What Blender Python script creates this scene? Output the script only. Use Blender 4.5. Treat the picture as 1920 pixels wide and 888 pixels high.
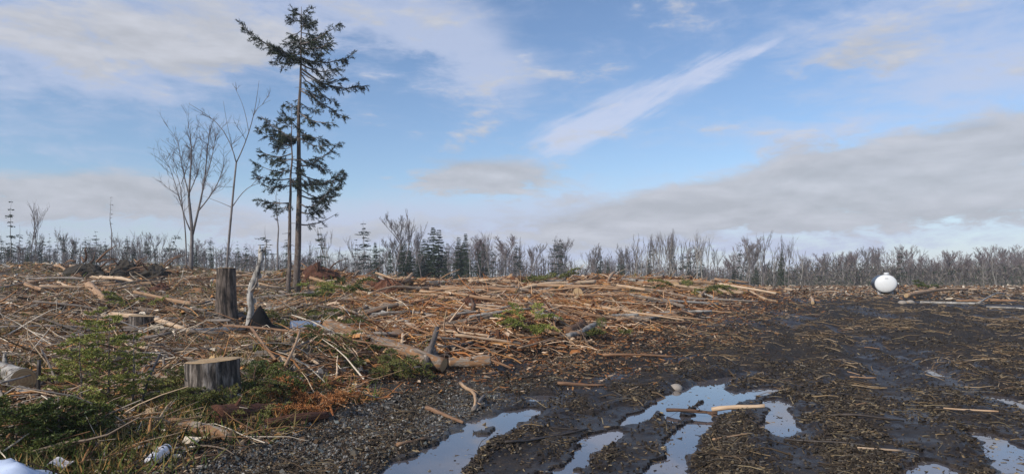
import bpy, math, random
import numpy as np
from math import sin, cos, pi, atan, atan2, radians, sqrt
from mathutils import Vector, Matrix

random.seed(7)
R = np.random.default_rng(7)
scn = bpy.context.scene
for _o in list(bpy.data.objects):
    bpy.data.objects.remove(_o)
col = scn.collection

# ------------------------------------------------------------------ camera
F, CX, HOR, CH = 1300.0, 960.0, 520.0, 1.6      # focal length in photo pixels, centre, eye level row, eye height
cam_d = bpy.data.cameras.new('camera')
cam = bpy.data.objects.new('camera', cam_d)
col.objects.link(cam)
cam.location = (0, 0, CH)
cam.rotation_euler = (radians(90), 0, 0)
cam_d.sensor_width = 36
cam_d.lens = 36 * F / 1920
cam_d.shift_y = (HOR - 444) / 1920
cam_d.clip_start = 0.1
cam_d.clip_end = 6000
scn.camera = cam

# ------------------------------------------------------------------ light
SUN = Vector((-0.70, -0.64, 0.62)).normalized()      # towards the sun: left, behind the viewer
sun_el = math.asin(SUN.z)
sun_d = bpy.data.lights.new('sun', 'SUN')
sun_d.energy = 3.8
sun_d.angle = radians(0.6)
sun_d.color = (1.0, 0.93, 0.82)
sun = bpy.data.objects.new('sun', sun_d)
col.objects.link(sun)
sun.rotation_euler = SUN.to_track_quat('Z', 'Y').to_euler()
scn.view_settings.view_transform = 'Standard'
scn.view_settings.look = 'None'
scn.view_settings.exposure = 0.0
scn.view_settings.gamma = 1.0

# ------------------------------------------------------------------ node helpers
class S:
    """a socket in a node tree with arithmetic"""
    def __init__(self, nt, sock):
        self.nt, self.s = nt, sock
    def _m(self, op, b=None, c=None, clamp=False):
        n = self.nt.nodes.new('ShaderNodeMath'); n.operation = op; n.use_clamp = clamp
        self.nt.links.new(self.s, n.inputs[0])
        for i, v in ((1, b), (2, c)):
            if v is None: continue
            if isinstance(v, S): self.nt.links.new(v.s, n.inputs[i])
            else: n.inputs[i].default_value = v
        return S(self.nt, n.outputs[0])
    def __add__(s, o): return s._m('ADD', o)
    __radd__ = __add__
    def __sub__(s, o): return s._m('SUBTRACT', o)
    def __mul__(s, o): return s._m('MULTIPLY', o)
    __rmul__ = __mul__
    def __truediv__(s, o): return s._m('DIVIDE', o)
    def clamp(s): return s._m('ADD', 0.0, clamp=True)
    def step(s, a, b):
        n = s.nt.nodes.new('ShaderNodeMapRange'); n.interpolation_type = 'SMOOTHSTEP'
        s.nt.links.new(s.s, n.inputs[0]); n.inputs[1].default_value = a; n.inputs[2].default_value = b
        return S(s.nt, n.outputs[0])

def link(nt, a, b):
    nt.links.new(a.s if isinstance(a, S) else a, b)

def mixc(nt, f, a, b, blend='MIX'):
    n = nt.nodes.new('ShaderNodeMix'); n.data_type = 'RGBA'; n.blend_type = blend
    for v, i in ((f, 0), (a, 6), (b, 7)):
        if isinstance(v, S): nt.links.new(v.s, n.inputs[i])
        elif hasattr(v, 'is_output'): nt.links.new(v, n.inputs[i])
        elif i == 0: n.inputs[0].default_value = v
        else: n.inputs[i].default_value = (*v, 1)
    return S(nt, n.outputs[2])

def noise(nt, vec, scale, detail=4, rough=.55, dist=0.0):
    n = nt.nodes.new('ShaderNodeTexNoise')
    if vec is not None: link(nt, vec, n.inputs['Vector'])
    n.inputs['Scale'].default_value = scale; n.inputs['Detail'].default_value = detail
    n.inputs['Roughness'].default_value = rough; n.inputs['Distortion'].default_value = dist
    return S(nt, n.outputs['Fac'])

def coords(nt, kind='Object', scale=(1, 1, 1)):
    t = nt.nodes.new('ShaderNodeTexCoord')
    m = nt.nodes.new('ShaderNodeMapping'); m.inputs['Scale'].default_value = scale
    nt.links.new(t.outputs[kind], m.inputs['Vector'])
    return S(nt, m.outputs[0])

def sep(nt, v):
    n = nt.nodes.new('ShaderNodeSeparateXYZ'); link(nt, v, n.inputs[0])
    return [S(nt, o) for o in n.outputs]

def comb(nt, x, y, z):
    n = nt.nodes.new('ShaderNodeCombineXYZ')
    for v, i in ((x, 0), (y, 1), (z, 2)):
        if isinstance(v, S): link(nt, v, n.inputs[i])
        else: n.inputs[i].default_value = v
    return S(nt, n.outputs[0])

# ------------------------------------------------------------------ sky
world = bpy.data.worlds.new('World')
scn.world = world
world.use_nodes = True
nt = world.node_tree
nt.nodes.clear()
tc = nt.nodes.new('ShaderNodeTexCoord')
dx, dy, dz = sep(nt, tc.outputs['Generated'])
sky = nt.nodes.new('ShaderNodeTexSky')
sky.sky_type = 'NISHITA'
sky.sun_disc = False
sky.sun_elevation = sun_el
sky.sun_rotation = atan2(SUN.x, SUN.y)
sky.air_density = 1.0
sky.dust_density = 0.4
sky.ozone_density = 2.0
az = dx._m('ARCTAN2', dy)
hyp = (dx * dx + dy * dy)._m('SQRT')
el = dz._m('ARCTAN2', hyp)
def dirmap(sc, off=(0, 0, 0)):
    m = nt.nodes.new('ShaderNodeMapping'); m.inputs['Scale'].default_value = sc; m.inputs['Location'].default_value = off
    nt.links.new(tc.outputs['Generated'], m.inputs['Vector'])
    return S(nt, m.outputs[0])
n1 = noise(nt, dirmap((3, 3, 5)), 1.0, 4, .55)
big = noise(nt, dirmap((5, 5, 17)), 1.0, 8, .60, .25)                 # heaps, flattened towards the horizon
bigU = noise(nt, dirmap((5, 5, 17), (0, 0, .22)), 1.0, 8, .60, .25)   # the same a little higher: gives lit tops
fine = noise(nt, dirmap((17, 17, 52)), 1.0, 7, .64, .4)
wx = (n1 - .5) * .12 + (fine - .5) * .06
wy = (big - .5) * .05 + (fine - .5) * .03

def blob(px, py, sx, sy, rot=0.0, amp=1.0, d=1.0):
    a0 = atan((px - CX) / F); e0 = atan((HOR - py) / F * cos(a0))
    X, Y = (az + wx * d) - a0, (el + wy * d) - e0
    c, s_ = cos(rot), sin(rot)
    U, V = (X * c + Y * s_) / (sx / F), (Y * c - X * s_) / (sy / F)
    q = (U * U + V * V) * -0.5
    n = nt.nodes.new('ShaderNodeMath'); n.operation = 'EXPONENT'
    link(nt, q, n.inputs[0])
    return S(nt, n.outputs[0]) * amp
def total(lst):
    t = None
    for b in lst:
        k = blob(*b); t = k if t is None else t + k
    return t
# the clouds in view, as columns and rows of the photograph turned into directions
veil = total([(90, 90, 230, 75, -.1, 1.0), (420, 10, 240, 50, 0, .8), (760, 40, 170, 60, -.3, .75), (900, 110, 80, 40, -.5, .55), (1720, 50, 260, 120, .1, .62),
              (1760, 170, 220, 40, .15, .45), (330, 250, 120, 16, .1, .22), (60, 270, 110, 25, 0, .35), (270, 400, 220, 40, 0, .5), (700, 430, 330, 36, 0, .75), (1080, 400, 300, 45, 0, .7), (1500, 440, 400, 40, .05, .55)])
heap = total([(90, 360, 150, 30, .1, 1.05), (250, 385, 90, 26, 0, .7), (420, 415, 110, 26, 0, .75), (840, 332, 60, 22, .0, 1.0), (945, 334, 70, 26, .05, 1.15), (1560, 345, 260, 34, .15, .95), (1800, 290, 180, 40, .12, 1.1),
              (1270, 388, 110, 24, .1, 1.0), (1700, 392, 260, 26, .05, .75), (1500, 418, 260, 14, 0, .45), (1580, 130, 120, 36, .2, .62), (330, 60, 170, 50, 0, .6), (120, 40, 160, 60, 0, .5), (700, 25, 140, 40, 0, .55), (960, 425, 190, 22, 0, .6), (650, 445, 160, 18, 0, .55)])
# wind drawn streak: fibres along its own length
ca, sa = cos(.42), sin(.42)
a0 = atan((1230 - CX) / F); e0 = atan((HOR - 178) / F * cos(a0))
U = ((az - a0) * ca + (el - e0) * sa); V = ((el - e0) * ca - (az - a0) * sa)
fib = noise(nt, comb(nt, U * 7.0, V * 46.0, 3.3), 1.0, 7, .62, .35)
streak = total([(1270, 160, 95, 13, .42, .62, .9), (1395, 100, 70, 9, .26, .45, .9), (1090, 246, 66, 20, .42, .85, 1.1), (1160, 210, 130, 30, .42, .34, 1.0), (1010, 225, 30, 14, .5, .35), (1225, 95, 16, 10, .6, .35)])
streak = (streak + (fib - .5) * 4.5 * (streak + .1)._m('MINIMUM', .7) + (fine - .5) * 1.2 * streak).step(.12, 1.15)
front = dy.step(.45, .75)
low = el.step(.62, .38)
inv = (front * low) * -1.0 + 1.0
veil = (veil + (big - .5) * 2.0 + (fine - .5) * 1.2 + inv * .25).step(.08, 1.10)
heap = (heap + (big - .5) * 3.3 + (fine - .5) * 1.7 + inv * .35).step(.30, .98)
lit = ((big - bigU) * 3.2 + (fine - .5) * .7 + .38).clamp()
hz = el.step(.13, .0) * .62
K = 10.0                                              # background strength is 1 / K
skyc = mixc(nt, 1.0, sky.outputs[0], (1.20, 1.27, 1.40), 'MULTIPLY')
c1 = mixc(nt, (veil * .72 + hz).clamp(), skyc, (.57 * K, .635 * K, .82 * K))
c2 = mixc(nt, streak * .66, c1, (.68 * K, .72 * K, .89 * K))
c2 = mixc(nt, heap * .92, c2, mixc(nt, lit, (.465 * K, .485 * K, .535 * K), (.64 * K, .66 * K, .73 * K)).s)
bg = nt.nodes.new('ShaderNodeBackground'); bg.inputs[1].default_value = 1 / K
out = nt.nodes.new('ShaderNodeOutputWorld')
link(nt, c2, bg.inputs[0]); nt.links.new(bg.outputs[0], out.inputs[0])

# ------------------------------------------------------------------ numeric noise and terrain
def vnoise(x, y, seed=0):
    x = np.asarray(x, float); y = np.asarray(y, float)
    xi = np.floor(x).astype(np.int64); yi = np.floor(y).astype(np.int64)
    fx, fy = x - xi, y - yi
    fx = fx * fx * fx * (fx * (fx * 6 - 15) + 10); fy = fy * fy * fy * (fy * (fy * 6 - 15) + 10)
    def h(a, b):
        n = (a * 374761393 + b * 668265263 + seed * 974634777) & 0xffffffff
        n = ((n ^ (n >> 13)) * 1274126177) & 0xffffffff
        n = (n ^ (n >> 16)) & 0xffff
        return n / 65535.0
    return (h(xi, yi) * (1 - fx) + h(xi + 1, yi) * fx) * (1 - fy) + (h(xi, yi + 1) * (1 - fx) + h(xi + 1, yi + 1) * fx) * fy

def fbm(x, y, seed=0, octv=4, g=.5):
    t, a, n = 0, 1.0, 0
    for i in range(octv):
        t = t + (vnoise(x * 2 ** i + i * 7.3, y * 2 ** i - i * 3.1, seed + i) - .5) * a
        n += a; a *= g
    return t / n * 2

def sstep(a, b, x):
    t = np.clip((x - a) / (b - a), 0, 1)
    return t * t * (3 - 2 * t)

WZ = -0.035
def plane(px, py, z=WZ):
    d = (CH - z) * F / (py - HOR)
    return ((px - CX) / F * d, d)

PUDDLES = [
    ('long lavender puddle along the left wheel rut at the bottom edge', [(700, 905), (745, 868), (790, 850), (830, 835), (870, 800), (905, 785), (950, 772), (1000, 766), (1016, 772), (985, 790), (960, 800), (930, 822), (890, 842), (868, 870), (850, 905)]),
    ('narrow shallow puddle strip between the long puddle and the forked puddle', [(1000, 905), (1060, 865), (1085, 842), (1120, 820), (1150, 800), (1190, 780), (1225, 762), (1237, 769), (1200, 790), (1165, 808), (1130, 834), (1105, 855), (1070, 905)]),
    ('big forked puddle with a broken pole lying across it', [(1240, 745), (1262, 735), (1300, 720), (1345, 708), (1390, 702), (1378, 715), (1352, 728), (1380, 735), (1440, 725), (1464, 730), (1440, 741), (1400, 752), (1365, 768), (1340, 782), (1318, 806), (1300, 840), (1285, 870), (1272, 905), (1215, 905), (1240, 870), (1250, 845), (1270, 820), (1275, 800), (1240, 780), (1234, 760)]),
    ('small tapering puddle just right of the pole end', [(1432, 752), (1462, 745), (1477, 770), (1492, 795), (1496, 812), (1470, 822), (1450, 824), (1440, 800)]),
    ('bright blue puddle at the bottom right corner', [(1832, 810), (1865, 813), (1890, 828), (1960, 845), (1960, 905), (1893, 905), (1870, 868), (1850, 842)]),
    ('shallow puddle on the bottom edge left of the corner puddle', [(1690, 905), (1712, 874), (1755, 866), (1782, 880), (1800, 905)]),
    ('slim puddle in the right wheel rut near the right edge', [(1858, 740), (1890, 743), (1950, 758), (1950, 772), (1890, 759)]),
    ('sliver of water in the churned mud further up the right rut', [(1722, 684), (1745, 684), (1775, 700), (1768, 707), (1740, 698)]),
    ('tiny pool of water beside the short cut log', [(938, 694), (965, 690), (985, 696), (965, 705), (945, 704)]),
    ('small pool at the upper end of the left rut', [(985, 745), (1010, 736), (1035, 738), (1020, 750), (995, 754)]),
]
PUD = [np.array([plane(*p) for p in poly]) for _, poly in PUDDLES]

LANES = [  # smooth wet wheel lanes in the mud: photo points, half width in metres
    ([(730, 888), (870, 815), (1005, 768), (1080, 725), (1180, 690), (1300, 655)], .26),
    ([(1000, 905), (1110, 825), (1225, 765), (1330, 715), (1420, 690)], .22),
    ([(880, 905), (980, 850), (1090, 795), (1180, 758)], .13),
    ([(1180, 905), (1250, 800), (1330, 740)], .28),
    ([(1440, 745), (1480, 800), (1510, 850), (1530, 905)], .22),
    ([(1600, 640), (1660, 700), (1690, 760), (1730, 830), (1750, 905)], .27),
    ([(1560, 610), (1650, 645), (1750, 692), (1850, 738), (1960, 785)], .24),
    ([(1640, 625), (1760, 660), (1960, 720)], .2)]
def _plane2(px, py):
    d = 8.0
    for _ in range(30): d = (CH - float(np.interp(d, [0, 10, 14, 20, 33], [0, 0, .1, .37, .80]))) * F / (py - HOR)
    return ((px - CX) / F * d, d)
LAN = [(np.array([_plane2(*p) for p in pts]), w) for pts, w in LANES]
def lane(x, y):
    v = np.zeros(x.shape)
    for P, w in LAN:
        lo, hi = P.min(0) - .8, P.max(0) + .8
        m = (x > lo[0]) & (x < hi[0]) & (y > lo[1]) & (y < hi[1])
        if not m.any(): continue
        xx, yy = x[m], y[m]; d = np.full(xx.shape, 1e9)
        for a, b in zip(P[:-1], P[1:]):
            e = b - a; t = np.clip(((xx - a[0]) * e[0] + (yy - a[1]) * e[1]) / (e @ e), 0, 1)
            d = np.minimum(d, np.hypot(xx - a[0] - e[0] * t, yy - a[1] - e[1] * t))
        v[m] = np.maximum(v[m], sstep(w * 1.5, w * .5, d + .12 * fbm(xx / .5, yy / .5, 91, 2)))
    return v

def polysd(P, x, y):
    """signed distance, negative inside"""
    d = np.full(x.shape, 1e9); ins = np.zeros(x.shape, bool)
    n = len(P)
    for i in range(n):
        a, b = P[i], P[(i + 1) % n]
        ex, ey = b - a
        wx_, wy_ = x - a[0], y - a[1]
        t = np.clip((wx_ * ex + wy_ * ey) / (ex * ex + ey * ey), 0, 1)
        d = np.minimum(d, (wx_ - ex * t) ** 2 + (wy_ - ey * t) ** 2)
        c = ((a[1] > y) != (b[1] > y)) & (x < ex * (y - a[1]) / (ey if abs(ey) > 1e-9 else 1e-9) + a[0])
        ins ^= c
    d = np.sqrt(d)
    return np.where(ins, -d, d)

SPURS = [np.array([plane(*a), plane(*b)]) for a, b in (((1285, 776), (1326, 744)), ((1375, 720), (1420, 716)), ((1255, 800), (1290, 790)), ((905, 812), (925, 802)))]
def pud_sd(x, y):
    sd = np.full(x.shape, 9.0)
    for P in PUD:
        lo, hi = P.min(0) - 1.2, P.max(0) + 1.2
        m = (x > lo[0]) & (x < hi[0]) & (y > lo[1]) & (y < hi[1])
        if m.any():
            sd[m] = np.minimum(sd[m], polysd(P, x[m], y[m]))
    for a, b in SPURS:
        e = b - a; t = np.clip(((x - a[0]) * e[0] + (y - a[1]) * e[1]) / (e @ e), 0, 1)
        sd = np.maximum(sd, .13 - .06 * t - np.hypot(x - a[0] - e[0] * t, y - a[1] - e[1] * t))
    return sd

EY = [-30, 0, 5.65, 7.43, 9.9, 12.2, 16.2, 29.3, 38, 60, 100, 400]
EX = [-6, -4.2, -3.1, -2.35, -1.6, -.45, 3.0, 10.8, 15, 20, 30, 90]
def edge_s(x, y):
    return (np.interp(y, EY, EX) - x) * .75

MOUNDS = [(-9.4, 33, 1.5, .62), (-11, 35, 2.2, .35), (-5.3, 31, 1.6, .3), (-19, 36, 1.6, .5), (-27, 40, 2.0, .5), (3.0, 33, 2.5, .22), (8, 34, 3, .2), (-14.5, 19, 1.5, .2), (-2.9, 6.6, .6, .05)]
def terrain(x, y, fine=True):
    x = np.asarray(x, float); y = np.asarray(y, float)
    zr = np.interp(y, [-50, 10, 14, 20, 33, 50, 100, 300, 700], [0, 0, .10, .37, .80, .86, .55, .5, 3])
    zl = np.interp(y, [-50, 0, 5, 7.5, 12, 16, 24, 31, 38, 55, 100, 300, 700], [0, .05, .1, .33, .5, .62, .68, 1.08, 1.36, 1.28, .7, .6, 3])
    zf = np.interp(y, [-50, 0, 5, 7.5, 12, 16, 24, 38, 60, 80, 120, 300, 700], [0, .05, .1, .24, .42, .62, .95, 1.8, 2.55, 3.0, 3.2, 2.5, 4])
    u = x / np.maximum(y, 1.0)
    f = sstep(-.22, -.5, u)
    zl = zl * (1 - f) + zf * f
    s = edge_s(x, y)
    wide = np.interp(y, [0, 8, 20, 40], [.9, 1.2, 3.5, 6])
    b = sstep(-.15, 1.0, s / wide)
    z = zr * (1 - b) + zl * b
    # wooded rise on the far right
    z = z + 3.6 * sstep(95, 165, y) * sstep(.35, .75, u)
    for mx, my, ms, mh in MOUNDS:
        z = z + mh * np.exp(-((x - mx) ** 2 + (y - my) ** 2) / (2 * ms * ms))
    if fine:
        fade = 1 / (1 + (np.hypot(x, y) / 60) ** 2)
        slash = sstep(.2, 1.6, s)
        z = z + slash * fade * ((.20 + .16 * sstep(10, 16, y)) * fbm(x / 2.3, y / 1.6, 11, 3) + .13 * fbm(x / .6, y / .6, 21, 3) + .03 * fbm(x / .14, y / .14, 25, 2))
        m = 1 - slash
        ridge = np.interp(y, [0, 6, 14, 30], [0.03, .05, .09, .11])
        # churned mud and wheel ruts running up the track
        tx = x - np.interp(y, [0, 6, 10, 16, 30, 60], [-1.5, .2, 2.2, 5.2, 12.5, 27])
        z = z + m * fade * (ridge * fbm(tx / .45, y / 2.2, 31, 3) + .034 * fbm(x / .22, y / .22, 33, 3) + .020 * fbm(x / .07, y / .07, 35, 2))
        ln = lane(x, y) * m
        z = z - .07 * ln + ln * fade * .02 * fbm(x / .3, y / .3, 37, 2)
        sd = pud_sd(x, y) + .07 + .085 * fbm(x / .16, y / .16, 41, 3) + .10 * fbm(x / .5, y / .5, 43, 2)
        inside = sstep(.22, -.05, sd)
        z = z * (1 - inside) + inside * np.minimum(z, WZ - .05 + .05 * fbm(x / .25, y / .25, 45, 3))
        z = z + .022 * np.exp(-((sd - .34) / .16) ** 2) * (np.hypot(x, y) < 14)
        z = np.where(sd > .12, np.maximum(z, WZ + .012 + .02 * vnoise(x / .1, y / .1, 47)), z) if True else z
    return z

def Hh(x, y):
    return float(terrain(np.array([x]), np.array([y]))[0])

_D = np.exp(np.linspace(math.log(3.0), math.log(120), 900))
def ground(px, py, lim=60):
    """where the photo ray through (px, py) meets the ground"""
    X, Z = (px - CX) / F * _D, CH + (HOR - py) / F * _D
    h = terrain(X, _D)
    i = np.argmax(Z <= h) if (Z <= h).any() else len(_D) - 1
    d = min(_D[i], lim)
    return Vector(((px - CX) / F * d, d, Hh((px - CX) / F * d, d)))

CLEAR = [(*ground(px, py)[:2], r) for px, py, r in ((297, 866, .33), (492, 606, .6), (574, 606, .6), (45, 740, .45), (397, 742, .42), (420, 775, .35), (265, 612, .3), (112, 874, .15), (555, 780, .3), (376, 818, .3), (500, 590, .5))]
def clear(x, y):
    v = np.ones(np.shape(x))
    for cx, cy, r in CLEAR:
        L = 2.6 if cy > 11 else .5      # low ground on the near side of the piece
        t = np.clip((cy - y) / L, 0, 1)
        v = v * (1 - .93 * sstep(r, r * .7, np.hypot(x - cx, y - cy + t * L)))
    return v

def at(px, py, d):
    return Vector(((px - CX) / F * d, d, CH + (HOR - py) / F * d))

# ------------------------------------------------------------------ materials
def mat(name):
    m = bpy.data.materials.new(name); m.use_nodes = True
    n = m.node_tree
    return m, n, n.nodes['Principled BSDF']

def bump(nt, bs, h, strength=.5, dist=.02):
    b = nt.nodes.new('ShaderNodeBump'); b.inputs['Strength'].default_value = strength; b.inputs['Distance'].default_value = dist
    link(nt, h, b.inputs['Height']); nt.links.new(b.outputs[0], bs.inputs['Normal'])

def ramp(nt, f, stops):
    r = nt.nodes.new('ShaderNodeValToRGB'); e = r.color_ramp.elements
    while len(e) < len(stops): e.new(.5)
    for x, (p, c) in zip(e, stops):
        x.position = p; x.color = (*c, 1)
    link(nt, f, r.inputs[0])
    return S(nt, r.outputs[0])

def objrand(nt):
    return S(nt, nt.nodes.new('ShaderNodeObjectInfo').outputs['Random'])

def bark(name, stops, lines=18, rough=.85, peel=None, bstr=.8, bd=.01, spots=None, var=.12):
    """bark that runs along local z, with optional peeled patches"""
    m, n, b = mat(name)
    c = coords(n, 'Object', (lines, lines, 2.2))
    f = noise(n, c, 1.6, 6, .65, .3)
    r = objrand(n)
    colr = ramp(n, (f + (r - .5) * var).clamp(), stops)
    if peel:
        p = noise(n, coords(n, 'Object', (6, 6, 2.4)), 1.6, 5, .65, .6)
        colr = mixc(n, (p + (r - .5) * .2).step(.53, .58), colr, mixc(n, f, tuple(v * .45 for v in peel), tuple(v * 1.35 for v in peel)).s)
    if spots:
        p = noise(n, coords(n, 'Object', (7, 7, 7)), 1.5, 4, .6)
        colr = mixc(n, p.step(.56, .64), colr, spots)
    link(n, colr, b.inputs['Base Color'])
    b.inputs['Roughness'].default_value = rough
    bump(n, b, f, bstr, bd)
    return m

M = {}
M['spruce_bark'] = bark('spruce bark', [(.25, (.035, .026, .022)), (.5, (.12, .09, .075)), (.75, (.24, .19, .165))], 9, spots=(.20, .19, .17))
M['stump_bark'] = bark('stump bark', [(.36, (.02, .016, .013)), (.47, (.11, .088, .072)), (.60, (.33, .285, .25))], 12, bd=.03, bstr=1)
M['dark_bark'] = bark('dark stump bark', [(.36, (.02, .015, .012)), (.48, (.075, .055, .042)), (.62, (.20, .155, .125))], 11, bd=.03, bstr=1)
M['tree_bark'] = bark('bare tree bark', [(.3, (.09, .078, .074)), (.7, (.27, .24, .23))], 4)
M['birch_bark'] = bark('pale birch bark', [(.32, (.10, .085, .072)), (.47, (.27, .245, .215)), (.62, (.46, .43, .39))], 6, .7, spots=(.07, .06, .055))
M['peeled'] = bark('half peeled bark', [(.3, (.06, .045, .035)), (.55, (.22, .17, .13)), (.75, (.40, .33, .26))], 12, peel=(.29, .155, .075), bd=.02, spots=(.36, .30, .24))
M['stick_tan'] = bark('bare tan wood', [(.25, (.20, .10, .05)), (.5, (.41, .26, .15)), (.8, (.60, .46, .32))], 25, peel=None, bstr=.4, var=.4)
M['stick_grey'] = bark('grey stick bark', [(.25, (.07, .055, .045)), (.5, (.19, .155, .13)), (.8, (.36, .31, .27))], 25, var=.4)
M['stick_brown'] = bark('red brown stick bark', [(.25, (.05, .028, .018)), (.5, (.17, .09, .05)), (.8, (.33, .20, .115))], 25, var=.4)
M['stick_dark'] = bark('wet dark stick', [(.25, (.012, .009, .007)), (.5, (.04, .03, .024)), (.8, (.13, .10, .08))], 25, rough=.55)
M['rotten'] = bark('rotten red wood', [(.3, (.02, .008, .004)), (.5, (.10, .032, .014)), (.72, (.24, .10, .045))], 22, bd=.04, bstr=1)

def wood_end():
    m, n, b = mat('sawn end grain')
    x, y, z = sep(n, coords(n))
    f = noise(n, coords(n), 9, 4, .6)
    rr = ((x * x + y * y)._m('SQRT') + (f - .5) * .03)
    ring = (rr * 190.0)._m('SINE') * .5 + .5
    c = mixc(n, ring * .6, (.44, .31, .17), (.28, .17, .08))
    c = mixc(n, noise(n, coords(n), 4, 3, .5).step(.5, .7) * .5, c, (.30, .17, .08))
    link(n, c, b.inputs['Base Color']); b.inputs['Roughness'].default_value = .8
    bump(n, b, f, .4, .01)
    return m
M['end'] = wood_end()

def flat(name, c, rough=.6, var=.25, sc=20, metallic=0):
    m, n, b = mat(name)
    f = noise(n, coords(n), sc, 5, .6)
    cc = mixc(n, f, tuple(v * (1 - var) for v in c), tuple(min(1, v * (1 + var)) for v in c))
    link(n, cc, b.inputs['Base Color']); b.inputs['Roughness'].default_value = rough; b.inputs['Metallic'].default_value = metallic
    bump(n, b, f, .15, .004)
    return m
M['soil'] = flat('dark root soil', (.035, .027, .018), .9, .5, 6)
M['splinter'] = flat('fresh splintered wood', (.50, .33, .15), .8)

def attr_mat(name, rough=.9, sc=60, spec=.12, transl=0):
    """every piece keeps its own colour in an attribute"""
    m, n, b = mat(name)
    a = n.nodes.new('ShaderNodeAttribute'); a.attribute_name = 'tint'
    f = noise(n, coords(n), sc, 3, .6)
    c = mixc(n, 1.0, a.outputs['Color'], mixc(n, f, (.6, .6, .6), (1.4, 1.4, 1.4)).s, 'MULTIPLY')
    link(n, c, b.inputs['Base Color']); b.inputs['Roughness'].default_value = rough
    b.inputs['Specular IOR Level'].default_value = spec
    return m
M['chips'] = attr_mat('wood chips', .85)
M['twigs'] = attr_mat('twigs and needles', .8, 30)

def needles(name, a, b_, c):
    m, n, b = mat(name)
    f = noise(n, coords(n, 'Object'), 6, 3, .6)
    colr = ramp(n, (f + (objrand(n) - .5) * .3).clamp(), [(.3, a), (.5, b_), (.7, c)])
    link(n, colr, b.inputs['Base Color']); b.inputs['Roughness'].default_value = .6
    b.inputs['Specular IOR Level'].default_value = .3
    return m
M['needle_dark'] = needles('spruce needles', (.018, .028, .020), (.032, .048, .030), (.055, .075, .035))
M['needle_far'] = needles('distant spruce needles', (.020, .036, .020), (.038, .060, .032), (.065, .085, .04))
M['needle_green'] = needles('young spruce needles', (.12, .145, .025), (.21, .23, .045), (.32, .31, .08))
M['needle_deep'] = needles('deep green and shaded needles', (.035, .055, .012), (.075, .10, .018), (.14, .16, .032))  # darker green; on the corner saplings it puts their shade into the colour
M['needle_rust'] = needles('dead rust needles', (.16, .06, .018), (.34, .13, .04), (.46, .22, .08))
M['moss'] = needles('mossy spruce boughs', (.05, .065, .015), (.11, .12, .028), (.19, .18, .05))
M['twig_grey'] = flat('bare twigs', (.155, .132, .13), .9, .3, 3)
M['twig_pink'] = flat('reddish bare twigs', (.19, .145, .145), .9, .3, 3)

def ground_mat():
    m, n, b = mat('clearing soil')
    a = n.nodes.new('ShaderNodeAttribute'); a.attribute_name = 'zone'
    sr = n.nodes.new('ShaderNodeSeparateColor'); n.links.new(a.outputs['Color'], sr.inputs[0])
    slash, wet, grav = [S(n, o) for o in sr.outputs]
    grs = S(n, a.outputs['Alpha'])
    c = coords(n)
    f1 = noise(n, c, 1.3, 6, .6); f2 = noise(n, c, 14, 6, .65); f3 = noise(n, c, 60, 4, .6)
    mud = ramp(n, (f2 * .7 + f1 * .3), [(.35, (.010, .007, .005)), (.5, (.024, .017, .012)), (.62, (.048, .034, .023)), (.72, (.10, .07, .046))])
    lit = ramp(n, (f2 * .65 + f3 * .35), [(.33, (.02, .010, .006)), (.47, (.07, .034, .018)), (.58, (.15, .075, .036)), (.68, (.28, .16, .085))])
    lit = mixc(n, f1.step(.5, .62) * .5, lit, (.075, .075, .025))
    gr = ramp(n, f3, [(.35, (.04, .038, .034)), (.5, (.11, .105, .098)), (.65, (.24, .235, .22))])
    k = mixc(n, grav * .6, mud, gr)
    k = mixc(n, (slash + (f2 - .5) * .7).step(.35, .65), k, lit)
    gcol = ramp(n, (f1 * .5 + f2 * .5), [(.38, (.055, .045, .022)), (.5, (.13, .11, .05)), (.62, (.09, .10, .03))])
    k = mixc(n, (grs + (f1 - .5) * .8).step(.4, .7), k, gcol)
    link(n, k, b.inputs['Base Color'])
    ro = (wet * -.56 + .94 - f2.step(.62, .4) * .1)
    link(n, ro, b.inputs['Roughness'])
    b.inputs['Specular IOR Level'].default_value = .35
    bump(n, b, f2 * .7 + f3 * .5, .7, .03)
    return m
M['ground'] = ground_mat()

def water_mat():
    m, n, b = mat('muddy puddle water')
    f = noise(n, coords(n), 2.5, 3, .5)
    link(n, mixc(n, f, (.085, .077, .083), (.11, .10, .105)), b.inputs['Base Color'])
    b.inputs['Roughness'].default_value = .03
    b.inputs['IOR'].default_value = 1.65
    b.inputs['Specular IOR Level'].default_value = .8
    bump(n, b, noise(n, coords(n), 7, 2, .5), .02, .01)
    return m
M['water'] = water_mat()

# ------------------------------------------------------------------ mesh helpers
def mesh_np(name, V, faces, mats, tint=None, smooth=True, fmat=None):
    """faces: list of int arrays (n, k)"""
    V = np.ascontiguousarray(V, dtype=np.float32)
    me = bpy.data.meshes.new(name)
    faces = [np.asarray(f, np.int32) for f in faces if len(f)]
    loops = np.concatenate([f.ravel() for f in faces])
    tot = np.concatenate([np.full(len(f), f.shape[1], np.int32) for f in faces])
    start = np.concatenate([[0], np.cumsum(tot)[:-1]]).astype(np.int32)
    me.vertices.add(len(V)); me.vertices.foreach_set('co', V.ravel())
    me.loops.add(len(loops)); me.loops.foreach_set('vertex_index', loops)
    me.polygons.add(len(tot)); me.polygons.foreach_set('loop_start', start)
    me.polygons.foreach_set('use_smooth', np.full(len(tot), smooth, bool))
    if fmat is not None: me.polygons.foreach_set('material_index', np.asarray(fmat, np.int32))
    for m_ in (mats if isinstance(mats, (list, tuple)) else [mats]): me.materials.append(m_)
    me.update(calc_edges=True)
    if tint is not None:
        t = np.ones((len(V), 4), np.float32); t[:, :tint.shape[1]] = tint
        a = me.attributes.new('tint', 'FLOAT_COLOR', 'POINT'); a.data.foreach_set('color', t.ravel())
    return me

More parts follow.
